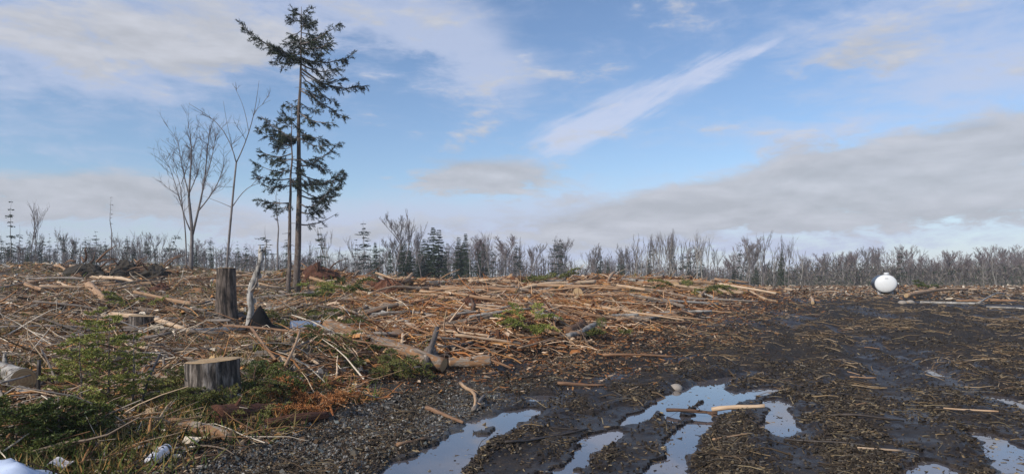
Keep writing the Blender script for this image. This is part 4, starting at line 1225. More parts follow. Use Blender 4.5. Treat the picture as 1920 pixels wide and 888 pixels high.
for name, a, b, w, m_, lab, cat, kw in PX:
    if name == 'stake':
        p = ground(*a); stick(name, p, p + Vector((.01, 0, .45)), .026, .024, m_, lab, cat, seed=3, bend=.01)
        continue
    if lab.startswith('thick pale log'):
        p = ground(44, 735); r = 22.5 / F * p.y; p.z += r * 1.0
        stick(name, p, p + Vector((-1.75, 1.25, .05)), r, r * 1.05, m_, lab, cat, seed=5, **{k: v for k, v in kw.items() if k != 'taper'})
        continue
    px_stick(name, a, b, w, m_, lab, cat, **kw)

# sawn rounds lying with the end towards the viewer
for px, py, w, lim, lab in ((1083, 556, 20, 34, 'round sawn log end facing the viewer on the slash slope'), (1267, 541, 15, 36, 'round sawn log end facing the viewer near the right crest'), (927, 520, 7, 40, 'small log standing on the crest in front of bare trees')):
    p = ground(px, py, lim); r = w / 2 / F * p.y
    d = Vector((.35, 1, 0)).normalized()
    p.z += r * .7
    stick('log', p, p + d * r * 4, r, r, 'stick_brown', lab, 'log', ends=True, n=14, bend=0, rough=.03, seed=px)

# generic sticks, each one an object, by place and look
zones = [
    # name, material, n, column range, row range, length m, radius m, label, group
    ('stick', 'stick_tan', 64, (560, 1400), (535, 680), (.9, 3.0), (.012, .03), 'bare tan stick strewn in the brown slash between crest and track', 'tan sticks in the middle slash'),
    ('stick', 'stick_brown', 60, (560, 1400), (528, 690), (.6, 2.4), (.012, .032), 'reddish brown stick strewn in the slash between crest and track', 'red brown sticks in the middle slash'),
    ('stick', 'stick_grey', 50, (560, 1400), (528, 690), (.6, 2.2), (.010, .028), 'grey barked stick strewn in the slash between crest and track', 'grey sticks in the middle slash'),
    ('stick', 'stick_grey', 46, (0, 560), (530, 720), (.6, 2.0), (.010, .03), 'grey weathered stick lying in the slash on the left', 'grey sticks in the left slash'),
    ('stick', 'stick_tan', 30, (0, 560), (520, 720), (.5, 1.8), (.010, .028), 'bare tan stick lying in the slash on the left', 'tan sticks in the left slash'),
    ('stick', 'stick_tan', 24, (1000, 1900), (575, 860), (.2, .6), (.005, .011), 'thin tan stick pressed into the dark mud of the track', 'tan sticks on the mud track'),
    ('stick', 'stick_dark', 22, (760, 1900), (640, 880), (.3, 1.0), (.006, .016), 'wet dark stick pressed into the mud of the track', 'dark sticks on the mud track'),
    ('log', 'stick_tan', 40, (560, 1420), (524, 560), (1.2, 3.2), (.04, .09), 'pale barkless log lying on the upper slash slope', 'pale logs on the upper slash'),
    ('log', 'birch_bark', 16, (560, 1420), (524, 600), (.8, 2.4), (.03, .07), 'white birch piece lying in the middle slash', 'birch pieces in the middle slash'),
    ('log', 'peeled', 24, (560, 1420), (526, 640), (.6, 2.0), (.04, .09), 'half peeled orange log piece lying in the middle slash', 'peeled log pieces in the middle slash'),
    ('log', 'stick_tan', 30, (0, 560), (512, 580), (.7, 2.4), (.04, .10), 'pale log lying in the slash of the left clearing', 'pale logs in the left clearing'),
    ('log', 'stick_grey', 20, (0, 560), (515, 640), (.8, 2.5), (.04, .09), 'weathered grey log lying in the slash of the left clearing', 'grey logs in the left clearing'),
    ('log', 'stick_tan', 16, (1440, 1900), (537, 570), (.6, 2.0), (.03, .07), 'pale log lying on the field by the white tank', 'pale logs on the field by the tank'),
]
rn = random.Random(77)
for zi, (name, m_, n, (x0, x1), (y0, y1), (l0, l1), (r0, r1), lab, grp) in enumerate(zones):
    for i in range(n):
        px, py = rn.uniform(x0, x1), y0 + (y1 - y0) * rn.random() ** 1.2
        p = ground(px, py, 42)
        inb = float(edge_s(np.array([p.x]), np.array([p.y]))[0])
        if 'track' in grp or 'field' in grp:
            if inb > -.3 or float(pud_sd(np.array([p.x]), np.array([p.y]))[0]) < .3 or (1610 < px < 1720 and py < 570): continue
        elif inb < .2 or float(clear(np.array([p.x]), np.array([p.y]))[0]) < .5: continue
        L = rn.uniform(l0, l1) * (1 if p.y < 20 else 1.2); a = rn.gauss(0, .8) + (pi if rn.random() < .5 else 0)
        d = Vector((cos(a), sin(a), 0)); r = rn.uniform(r0, r1) * (min(1, max(.4, p.y / 20)) if name == 'log' else 1.12)
        q0, q1 = lie(p - d * L / 2, p + d * L / 2, r, sink=.2)
        if 'track' not in grp: up = abs(rn.gauss(0, .10)); q0.z += up * rn.random(); q1.z += up + (.3 * L if rn.random() < .08 and L < 1.3 and name == 'stick' else 0)
        cut = name == 'log' and r > .05 and p.y < 30
        bd = rn.choice((.01, .03, .06))
        o = stick(name, q0, q1, r, r * rn.uniform(.5, .95), m_, lab, name, grp, bend=bd, n=6 if r < .04 else 9, twigs=(rn.choice((0, 0, 2, 4)) if name == 'stick' and 'track' not in grp else 0), seed=zi * 1000 + i, ends=cut)
        colw = {'stick_tan': 'tan', 'stick_brown': 'brown', 'stick_grey': 'grey', 'stick_dark': 'wet dark', 'birch_bark': 'white birch', 'peeled': 'peeled'}[m_]
        size_ = 'long' if L > l0 + .6 * (l1 - l0) else 'short' if L < l0 + .3 * (l1 - l0) else 'medium'
        m3 = (q0 + q1) / 2
        GEN.append((o, CX + F * m3.x / m3.y, HOR - F * (m3.z - CH) / m3.y, f"{size_} {'straight' if bd < .02 else 'bent' if bd < .05 else 'crooked'} {colw} {name}", 'wood'))

# ------------------------------------------------------------------ litter too plentiful to count
def scatter(n, d0, d1, u0, u1, power, keep):
    """points on the ground spread so that near ground is as well covered as far"""
    r = R
    out = []
    tot = 0
    while tot < n:
        t = r.random(n * 2)
        D = (d0 ** (-power) + t * (d1 ** (-power) - d0 ** (-power))) ** (-1 / power)
        u = r.uniform(u0, u1, n * 2)
        X = u * D
        k = r.random(n * 2) < keep(X, D)
        out.append(np.stack([X[k], D[k]], 1)); tot += int(k.sum())
    return np.concatenate(out)[:n]

PAL_SLASH = np.array([(.48, .32, .19), (.38, .19, .085), (.24, .105, .048), (.62, .49, .36), (.12, .06, .034), (.33, .15, .06), (.22, .16, .12), (.44, .24, .10), (.15, .072, .038)])
PAL_SLASH = PAL_SLASH * np.array([[1.0, .92, .86]])
PAL_LEFT = np.array([(.40, .29, .19), (.26, .14, .075), (.19, .145, .11), (.54, .46, .36), (.11, .065, .04), (.24, .20, .165), (.36, .18, .075), (.14, .095, .055)])
PAL_MUD = np.array([(.24, .17, .095), (.12, .085, .055), (.06, .045, .035), (.30, .235, .14), (.08, .06, .045), (.17, .15, .125), (.05, .04, .03)])

PAL_LEFT = np.minimum(.7, PAL_LEFT * 1.18)
def in_slash(x, y): return sstep(-.1, .8, edge_s(x, y) / np.interp(y, [0, 8, 20, 40], [1, 1.1, 3, 4]) + .5 * fbm(x / 1.1, y / 1.1, 61, 2))
def in_mud(x, y): return (1 - in_slash(x, y)) * sstep(.02, .13, pud_sd(x, y)) * (1 - .7 * lane(x, y)) * (.12 + .88 * sstep(.40, .62, .5 + .6 * fbm(x / .6, y / 1.1, 63, 3)))

def near_less(x, y): return clear(x, y) * in_slash(x, y) * (.25 + .75 * sstep(7.5, 11, y))

def chip_mesh(name, pts, size, pal, label, cat, seed, thick=.25, mat_='chips', lift=.0, elong=3.0, palx=None):
    """bent slivers, each a little wedge with real thickness"""
    r = np.random.default_rng(seed); n = len(pts)
    x, y = pts[:, 0], pts[:, 1]; z = np.maximum(terrain(x, y), WZ - .01)
    s = size * np.exp(np.minimum(r.normal(0, .42, n), .75)) * (1 + .026 * y)
    a = r.uniform(0, 2 * pi, n); tilt = r.normal(0, .28, n); roll = r.normal(0, .5, n)
    el_ = 1 + r.random(n) * (elong - 1)
    l, w, t = s * el_ * .5, s * .5, s * thick * r.uniform(.5, 1.2, n)
    ux = np.stack([np.cos(a) * np.cos(tilt), np.sin(a) * np.cos(tilt), np.sin(tilt)], 1)
    vy = np.stack([-np.sin(a) * np.cos(roll), np.cos(a) * np.cos(roll), np.sin(roll)], 1)
    nz = np.cross(ux, vy)
    c = np.stack([x, y, z + t * .5 + lift * s * r.random(n)], 1)
    J = r.uniform(.5, 1.0, (n, 4))
    cor = [(-1, -1), (1, -1), (1, 1), (-1, 1)]
    V = []
    for k, (sx, sy) in enumerate(cor):
        V.append(c + ux * (l * sx * J[:, k])[:, None] + vy * (w * sy * J[:, (k + 1) % 4])[:, None] - nz * (t * .5)[:, None])
    for k in range(2):
        V.append(c + ux * (l * (-.6 if k == 0 else .65) * J[:, k])[:, None] + vy * (w * r.uniform(-.3, .3, n))[:, None] + nz * (t * .5)[:, None])
    V = np.stack(V, 1).reshape(-1, 3)
    q = np.array([(0, 1, 5, 4), (2, 3, 4, 5)]); tr = np.array([(1, 2, 5), (3, 0, 4)])
    base = (np.arange(n) * 6)[:, None, None]
    colr = pal[r.integers(0, len(pal), n)]
    if palx is not None:
        m = r.random(n) < sstep(-.12, -.38, x / y); colr[m] = palx[r.integers(0, len(palx), int(m.sum()))]
    colr = colr * r.uniform(.7, 1.3, (n, 1))
    me = mesh_np(name, V, [(q[None] + base).reshape(-1, 4), (tr[None] + base).reshape(-1, 3)], M[mat_], np.repeat(colr, 6, 0), smooth=False)
    tag(link_obj(name, me), label, cat, kind='stuff')

chip_mesh('wood_chips', scatter(110000, 5, 44, -.85, .5, .75, in_slash), .019, PAL_SLASH, 'brown and tan wood chips and bark covering the slash bank', 'wood chips', 1, lift=1.0, palx=PAL_LEFT)
chip_mesh('bark_scraps', scatter(15000, 6, 46, -.85, .5, .3, in_slash), .034, PAL_SLASH, 'larger scraps of bark and broken wood over the slash', 'bark scraps', 2, lift=.8, elong=4.5, palx=PAL_LEFT)
chip_mesh('broken_wood', scatter(9000, 7, 44, -.85, .5, .45, lambda x, y: in_slash(x, y) * clear(x, y)), .045, PAL_SLASH * .9, 'splintered chunks of wood and bark heaped through the slash', 'broken wood', 9, thick=.6, lift=1.2, elong=4.5, palx=PAL_LEFT)
def slash_rim(x, y):
    e = edge_s(x, y) + .7 * fbm(x / 1.3, y / 1.3, 67, 3)
    return sstep(-3.2, .2, e) ** 1.5 * (1 - in_slash(x, y)) * sstep(9, 13, y) * (pud_sd(x, y) > .1)
chip_mesh('rim_litter', scatter(15000, 8, 42, -.4, .5, .6, slash_rim), .017, PAL_SLASH * .7, 'brown chips spilled from the slash onto the edge of the mud', 'litter', 10, lift=.5, elong=4.5)
chip_mesh('mud_litter', scatter(70000, 4.2, 40, -.5, .85, .9, in_mud), .012, PAL_MUD * .7, 'small tan chips and needles trodden into the dark mud', 'litter', 3, lift=.4, elong=4)
chip_mesh('mud_clods', scatter(40000, 4.2, 30, -.5, .85, .9, in_mud), .016, np.array([(.03, .024, .019), (.045, .036, .028), (.022, .018, .015), (.07, .055, .042)]), 'dark crumbs and clods of churned mud on the track', 'mud clods', 4, thick=.8, elong=1.5)
def far_field(x, y): return sstep(-.1, -.5, edge_s(x, y)) * sstep(26, 36, y)
chip_mesh('field_debris', scatter(9000, 26, 70, .05, .85, .3, far_field), .030, PAL_LEFT * .8, 'pale broken wood scattered over the far field', 'wood debris', 5, lift=.6, elong=5)
def on_water(x, y): return (pud_sd(x, y) < .05) * .5
chip_mesh('floating_bits', scatter(900, 4.4, 13, -.4, .85, .9, on_water), .014, PAL_MUD, 'bits of bark and wood floating on the puddles', 'floating bits', 8, thick=.3, elong=4)
def in_mud_far(x, y): return (1 - in_slash(x, y)) * sstep(8, 17, y) * (1 - .8 * lane(x, y)) * (.08 + .92 * sstep(.45, .65, .5 + .6 * fbm(x / 1.0, y / 2.0, 65, 3)))
def in_gravel(x, y):
    e = -edge_s(x, y)
    return sstep(-.35, .1, e) * sstep(1.7, .9, e) * sstep(11.5, 9.5, y) * (pud_sd(x, y) > .1)
PAL_G = np.array([(.10, .088, .072), (.17, .158, .14), (.05, .042, .034), (.27, .255, .235), (.12, .085, .058), (.14, .15, .142), (.075, .052, .036), (.04, .031, .024), (.10, .065, .04)])
chip_mesh('gravel', scatter(26000, 4.3, 11.5, -.6, .1, .9, in_gravel), .012, PAL_G, 'grey crushed gravel on the bank beside the long puddle', 'gravel', 6, thick=.8, elong=1.6)
chip_mesh('gravel_pebbles', scatter(700, 4.3, 11, -.6, .1, .9, in_gravel), .028, PAL_G, 'bigger pale stones lying in the gravel bank', 'pebbles', 7, thick=.6, elong=1.5)

def twig_stuff(name, n, d0, d1, keep, pal, label, cat, seed, l0, l1, r0, power=.5, u0=-.85, u1=.5, lift=.12, palx=None, steep=.25):
    r = np.random.default_rng(seed)
    pts = scatter(n, d0, d1, u0, u1, power, keep); x, y = pts[:, 0], pts[:, 1]
    L = r.uniform(l0, l1, n) * (1 + .01 * y); a = r.uniform(0, 2 * pi, n)
    dxx, dyy = np.cos(a) * L / 2, np.sin(a) * L / 2
    za, zb = terrain(x - dxx, y - dyy), terrain(x + dxx, y + dyy)
    up = np.abs(r.normal(0, lift, (n, 2))); up[:, 1] += (r.random(n) < .12) * r.random(n) * steep * 2 * L
    K = 5; P = np.zeros((n, K, 3)); bx = r.normal(0, .045, (n, 3)) * L[:, None]; b2 = r.normal(0, .025, (n, 3)) * L[:, None]
    for i in range(K):
        t = i / (K - 1); P[:, i, 0] = x + dxx * (2 * t - 1); P[:, i, 1] = y + dyy * (2 * t - 1)
        P[:, i, 2] = (za + up[:, 0] * .4) * (1 - t) + (zb + up[:, 1]) * t
        P[:, i] += bx * sin(pi * t) + b2 * sin(2 * pi * t)
    rad = r0 * np.exp(r.normal(0, .4, n)) * (1 + .03 * y)
    Rd = rad[:, None] * np.linspace(1, .35, K)[None]
    V, f = tubes(P, Rd, 4, False)
    colr = pal[r.integers(0, len(pal), n)]
    if palx is not None:
        m = r.random(n) < sstep(-.12, -.38, x / y); colr[m] = palx[r.integers(0, len(palx), int(m.sum()))]
    colr = colr * r.uniform(.7, 1.25, (n, 1))
    tag(link_obj(name, mesh_np(name, V, f, M['twigs'], np.repeat(colr, K * 4, 0))), label, cat, kind='stuff')
twig_stuff('brushwood', 20000, 5.5, 42, near_less, np.concatenate([PAL_SLASH, PAL_SLASH[[0, 3, 7]]]) * 1.1, 'tangle of small brown branches all over the slash bank', 'brushwood', 11, .2, .95, .0072, palx=PAL_LEFT)
twig_stuff('fine_twigs', 9000, 5, 22, lambda x, y: in_slash(x, y) * clear(x, y), np.array([(.20, .11, .06), (.12, .07, .045), (.30, .20, .12), (.08, .05, .035)]), 'mat of fine reddish twigs between the branches', 'twigs', 12, .1, .45, .003, lift=.06)
twig_stuff('mud_twigs', 4500, 4.4, 36, in_mud, PAL_MUD * .9, 'broken twigs trodden into the dark mud', 'twigs', 13, .06, .4, .003, power=.8, u0=-.4, u1=.85, lift=.012, steep=.1)
twig_stuff('track_straw', 4200, 8, 42, in_mud_far, np.array([(.26, .18, .10), (.15, .10, .06), (.34, .25, .16), (.10, .07, .045)]), 'pale slivers of wood strewn over the upper track', 'slivers', 14, .08, .42, .0055, power=.2, u0=.0, u1=.85, lift=.015, steep=.08)

# ------------------------------------------------------------------ green: boughs, saplings, dead needles
def bough_lines(rn, c, r, n, spread_z, bl):
    out = []
    for i in range(n):
        a = rn.uniform(0, 2 * pi); s = sqrt(rn.random()) * r * .6
        p = Vector((cos(a) * s, sin(a) * s, rn.uniform(0, spread_z * .5)))
        d = a + rn.gauss(0, .8)
        q = p + Vector((cos(d) * bl, sin(d) * bl, rn.uniform(-.15, .35) * bl))
        out.append([Vector(v) for v in curve(p, q, (0, 0, .10 * bl), 5)])
    return out

def fine_twigs(axis, rn, P, D, L, W_, lines, size, dens):
    """bottle brush twigs with short needles, for things near the viewer"""
    n = len(axis) - 1
    T = sum((axis[i + 1] - axis[i]).length for i in range(n))
    m = max(6, int(T * 24 * dens))
    for i in range(m):
        t = .12 + .88 * (i + rn.random()) / m
        j = min(n - 1, int(t * n)); q = axis[j].lerp(axis[j + 1], t * n - j)
        d = (axis[j + 1] - axis[j]).normalized()
        side = d.cross(Vector((0, 0, 1)))
        if side.length < .05: side = Vector((1, 0, 0))
        side.normalize()
        nd = (d * .8 + side * (1 if i % 2 else -1) * rn.uniform(.5, .9) + Vector((0, 0, rn.uniform(-.25, .15)))).normalized()
        l = .28 * T * (1.1 - t) * rn.uniform(.7, 1.2) + .04
        e = q + nd * l
        lines.append(([tuple(q), tuple(q.lerp(e, .5)), tuple(e)], [.0025, .002, .0012]))
        for k in range(int(300 * l * size) + 8):
            s = rn.random(); p = q.lerp(e, s)
            v = (nd * .7 + Vector((rn.gauss(0, .55), rn.gauss(0, .55), rn.gauss(.1, .5)))).normalized()
            P.append(tuple(p)); D.append(tuple(v)); L.append(rn.uniform(.020, .042)); W_.append(rn.uniform(.0030, .0055))

def bough(px, py, r, n, label, m_='moss', bl=.4, dens=1.0, seed=0, name='spruce_bough', cat='bough', lim=45, size=.8, hz=.15, group=None):
    rn = random.Random(seed)
    p = ground(px, py, lim)
    o = empty(name, p); tag(o, label, cat, group)
    big = p.y / 8
    for k, ax in enumerate(bough_lines(rn, p, r, n, hz, bl)):
        for v in ax:
            v.z += Hh(p.x + v.x, p.y + v.y) - p.z + (.06 if hz < .3 else .10) * max(1, p.y / 12)
        P, D, L, W_, lines = [], [], [], [], []
        fine_twigs(ax, rn, P, D, L, W_, lines, size / max(1, big ** .8), dens / max(1, big ** .4))
        B = Batch()
        B.add(*tubes([[tuple(a) for a in ax]], [[.006 * (1 - .18 * i) for i in range(5)]], 4))
        B.add(*tubes([l for l, _ in lines], [r_ for _, r_ in lines], 3, False))
        br = link_obj('branch', B.mesh('branch', M['stick_brown']), o)
        v, f = blades(P, D, np.array(L) * max(1, big ** .8), np.array(W_) * max(1, big ** .9), seed * 50 + k)
        link_obj('needles', mesh_np('needles', v, f, M[m_], smooth=False), br)

bough(350, 752, .42, 18, 'dark green spruce boughs heaped in front of the foreground stump on its left', 'moss', .42, hz=.24, dens=1.3, seed=81)
bough(415, 764, .42, 20, 'green spruce boughs heaped against the front of the foreground stump', 'moss', .42, hz=.24, dens=1.3, seed=82)
bough(478, 738, .42, 18, 'bright green boughs heaped right of the foreground stump', 'needle_deep', .42, hz=.24, dens=1.3, seed=83)
bough(440, 782, .35, 12, 'flattened mossy boughs between the stump and the rotten log', 'moss', .38, seed=84)
bough(555, 785, .5, 34, 'rust orange heap of dead spruce needles on the rotten log', 'needle_rust', .32, seed=85, name='dead_bough', dens=1.2)
bough(600, 765, .38, 14, 'brown dead bough behind the rust orange needle heap', 'needle_rust', .34, seed=86, name='dead_bough')
bough(690, 690, .5, 14, 'green bough lying along the front of the peeled log', 'moss', .5, seed=87)
bough(745, 705, .45, 10, 'green bough at the lower end of the peeled log', 'moss', .45, seed=88)
bough(640, 668, .5, 10, 'green bough above the long thin brown stick', 'needle_deep', .5, seed=89)
bough(655, 612, .6, 9, 'green bough in the slash right of the half pipe', 'needle_deep', .6, seed=90)
bough(998, 634, .62, 16, 'bright green spruce bough lying alone in the middle slash', 'needle_green', .6, seed=91, hz=.3)
bough(1145, 634, .5, 6, 'small faded green bough beside the white birch chunk', 'moss', .5, seed=92)
bough(588, 562, .9, 9, 'green spruce seedling tuft just right of the tall trunks', 'needle_green', .8, seed=93, hz=.6)
bough(638, 566, .9, 9, 'dark green seedling tuft second to the right of the tall trunks', 'needle_deep', .8, seed=94, hz=.6)
bough(1030, 533, 1.2, 7, 'olive green bough on the crest right of centre', 'moss', 1.2, seed=95, lim=34)
bough(1298, 550, 1.3, 7, 'green bough near the round log end at the right of the crest', 'moss', 1.2, seed=96, lim=36)
bough(1738, 553, .5, 5, 'tiny dark evergreen behind the long tan log', 'needle_deep', .5, seed=97, hz=.5, lim=40)
bough(540, 610, .6, 9, 'mossy bough in front of the half pipe', 'moss', .55, seed=98)
bough(250, 585, .6, 8, 'green bough beside the small grey stump', 'needle_green', .6, seed=99)

def sapling(px, py, h, w, label, m_, seed, nb=22, dens=1.0, lim=40, bare=.12, lean=0.0, D=None, size=1.0):
    rn = random.Random(seed)
    p = ground(px, py, lim) if D is None else at(px, py, D)
    p.z = Hh(p.x, p.y)
    o = empty('spruce_sapling', p); tag(o, label, 'sapling')
    tp = [(lean * h * t + rn.gauss(0, .01), rn.gauss(0, .01), h * t - .05 * (t == 0)) for t in (0, .25, .5, .75, 1)]
    V, f = tubes([tp], [[.014, .012, .009, .006, .003]], 6)
    link_obj('trunk', mesh_np('trunk', V, f, M['stick_grey']), o)
    for k in range(nb):
        t = bare + (1 - bare) * (k + rn.random()) / nb
        a = k * 2.4 + rn.gauss(0, .3); l = w * (1.05 - t) * rn.uniform(.7, 1.15) + .06
        b = Vector((lean * h * t, 0, h * t))
        ax = [Vector(v) for v in curve(b, b + Vector((cos(a) * l, sin(a) * l, l * rn.uniform(-.15, .35))), (0, 0, -.05 * l), 5)]
        P, D_, L, W_, lines = [], [], [], [], []
        fine_twigs(ax, rn, P, D_, L, W_, lines, size, dens)
        B = Batch(); B.add(*tubes([[tuple(v) for v in ax]], [[.005, .0042, .0034, .0026, .0016]], 4)); B.add(*tubes([x for x, _ in lines], [y for _, y in lines], 3, False))
        br = link_obj('branch', B.mesh('branch', M['stick_brown']), o)
        v, f = blades(P, D_, L, W_, seed * 60 + k)
        link_obj('needles', mesh_np('needles', v, f, M[m_], smooth=False), br)
SAP = [
    (28, 860, .46, .58, 'dark dense spruce sapling filling the bottom left corner', 'needle_deep', 301, 26, 5.7),
    (110, 850, .48, .52, 'dark spruce sapling with drooping tips above the white scrap', 'needle_deep', 302, 24, 6.0),
    (180, 830, .40, .46, 'dark low sapling right of the drooping tipped sapling', 'needle_deep', 303, 20, 6.2),
    (-10, 800, .36, .5, 'dark sapling at the left edge below the pale log', 'needle_deep', 304, 20, 6.5),
    (85, 815, .42, .40, 'dark sapling at the foot of the upright stake', 'needle_deep', 305, 18, 6.0),
    (150, 760, .92, .50, 'yellow green airy sapling behind the dark foreground saplings', 'needle_green', 306, 20, 7.0),
    (205, 745, 1.10, .55, 'tallest yellow green airy sapling left of the leaning stem', 'needle_green', 307, 22, 7.3),
    (250, 740, .95, .46, 'airy green sapling next to the dark leaning stem', 'needle_green', 308, 18, 7.4),
    (135, 690, .60, .50, 'spreading green sapling just behind the upright stake', 'needle_green', 309, 16, 8.6),
    (185, 690, .80, .55, 'green sapling behind the tallest airy sapling', 'needle_green', 310, 16, 9.0),
]
for px, py, h, w, lab, m_, sd, nb, D in SAP:
    sapling(px, py, h, w, lab, m_, sd, int(nb * (1.35 if m_ == 'needle_deep' else 1.25)), dens=1.0 if m_ == 'needle_deep' else .8, D=D, size=1.0)

def grass_tufts():
    r = np.random.default_rng(8)
    def keep(x, y): return in_slash(x, y) * sstep(.5, .62, .5 + .6 * fbm(x / 1.7, y / 1.7, 71, 3)) * (.25 + .75 * sstep(-.1, -.3, x / y))
    pts = scatter(26000, 5.2, 44, -.85, .4, .6, keep)
    z = terrain(pts[:, 0], pts[:, 1]); n = len(pts)
    d = r.normal(0, .7, (n, 3)); d[:, 2] = np.abs(d[:, 2]) + .35
    sc = 1 + .035 * pts[:, 1]
    V, f = blades(np.column_stack([pts, z]), d, r.uniform(.06, .22, n) * sc, r.uniform(.003, .007, n) * sc, 4)
    pal = np.array([(.10, .13, .03), (.16, .15, .05), (.24, .18, .08), (.06, .085, .022), (.30, .17, .06)])
    t = pal[r.integers(0, 5, n)] * r.uniform(.7, 1.3, (n, 1))
    tag(link_obj('grass', mesh_np('grass', V, f, M['twigs'], np.repeat(t, 4, 0), False)), 'thin grass and moss growing through the slash', 'grass', kind='stuff')
grass_tufts()

# root masses torn out of the ground
def root_mass(px, py, r, label, seed, lim=45, m_='rotten', h=.9):
    rn = random.Random(seed); p = ground(px, py, lim)
    o = empty('root_mass', p); tag(o, label, 'root')
    th = np.linspace(0, 2 * pi, 25)[:-1]; rows = 9; V = []
    for i in range(rows):
        f = i / (rows - 1) * pi / 2
        rr_ = r * cos(f) * (1 + .5 * fbm(np.cos(th) * 2 + seed, np.sin(th) * 2 + i * .4, seed, 3))
        V.append(np.stack([rr_ * np.cos(th), rr_ * np.sin(th) * .7, r * h * sin(f) * (1 + .35 * fbm(np.cos(th) * 2, np.sin(th) * 2 + i * .3, seed + 2, 2)) - .05], 1))
    V = np.concatenate(V); n = 24
    a, b = np.meshgrid(np.arange(rows - 1), np.arange(n), indexing='ij')
    q = np.stack([a * n + b, a * n + (b + 1) % n, (a + 1) * n + (b + 1) % n, (a + 1) * n + b], -1).reshape(-1, 4)
    link_obj('soil_clump', mesh_np('soil_clump', V, [q], M[m_], smooth=False), o)
    for k in range(9):
        a = rn.uniform(0, 2 * pi); l = r * rn.uniform(.6, 1.5)
        s = Vector((cos(a) * r * .6, sin(a) * r * .4, r * rn.uniform(.2, .8)))
        V, f = tubes([curve(s, s + Vector((cos(a) * l, sin(a) * l * .6, rn.uniform(-.3, .8) * l)), (0, 0, .1 * l), 5, .03, rn)], [[.03 * r / .5, .024 * r / .5, .018 * r / .5, .012 * r / .5, .005]], 5)
        link_obj('root', mesh_np('root', V, f, M['stick_brown']), o)
root_mass(728, 548, .55, 'dark red upturned root mass on the crest left of centre', 401, 33)
root_mass(600, 528, .8, 'orange brown heap of torn roots behind the tall trunks', 402, 36)
root_mass(160, 520, 1.0, 'dark mossy root heap under the pale flat log at the left', 403, 46, 'soil', .6)
root_mass(238, 518, .8, 'dark upturned root heap below the dead snag', 404, 48, 'soil', .9)
root_mass(290, 520, .7, 'dark rounded root heap left of the bare maple', 405, 46, 'soil', .8)
root_mass(300, 553, .5, 'orange brown torn wood in the left slash', 406, 30)
root_mass(195, 565, .45, 'pale orange splintered stump in the left slash', 407, 26, 'peeled')
root_mass(890, 575, .4, 'reddish crumbling wood in the middle of the slash', 408, 26)

# pale boulders on the field
for px, py, r, lab in ((1692, 569, .14, 'rounded pale boulder, left of two at the end of the long tan log'), (1707, 568, .14, 'rounded pale boulder, right of two at the end of the long tan log'), (1268, 728, .08, 'small stone in the mud near the forked puddle')):
    p = ground(px, py, 42)
    th = np.linspace(0, 2 * pi, 17)[:-1]; V = []
    for i in range(7):
        f = -pi / 6 + i / 6 * (pi / 2 + pi / 6)
        k = r * cos(f) * (1 + .18 * fbm(np.cos(th) * 1.5 + px, np.sin(th) * 1.5 + i * .5, 3, 2))
        V.append(np.stack([k * np.cos(th) * 1.2, k * np.sin(th), r * .8 * sin(f) + 0 * th], 1))
    n = 16; a, b = np.meshgrid(np.arange(6), np.arange(n), indexing='ij')
    q = np.stack([a * n + b, a * n + (b + 1) % n, (a + 1) * n + (b + 1) % n, (a + 1) * n + b], -1).reshape(-1, 4)
    M.setdefault('stone', flat('pale stone', (.30, .26, .22), .85, .4, 9))
    tag(link_obj('boulder', mesh_np('boulder', np.concatenate(V), [q], M['stone']), loc=p), lab, 'boulder')

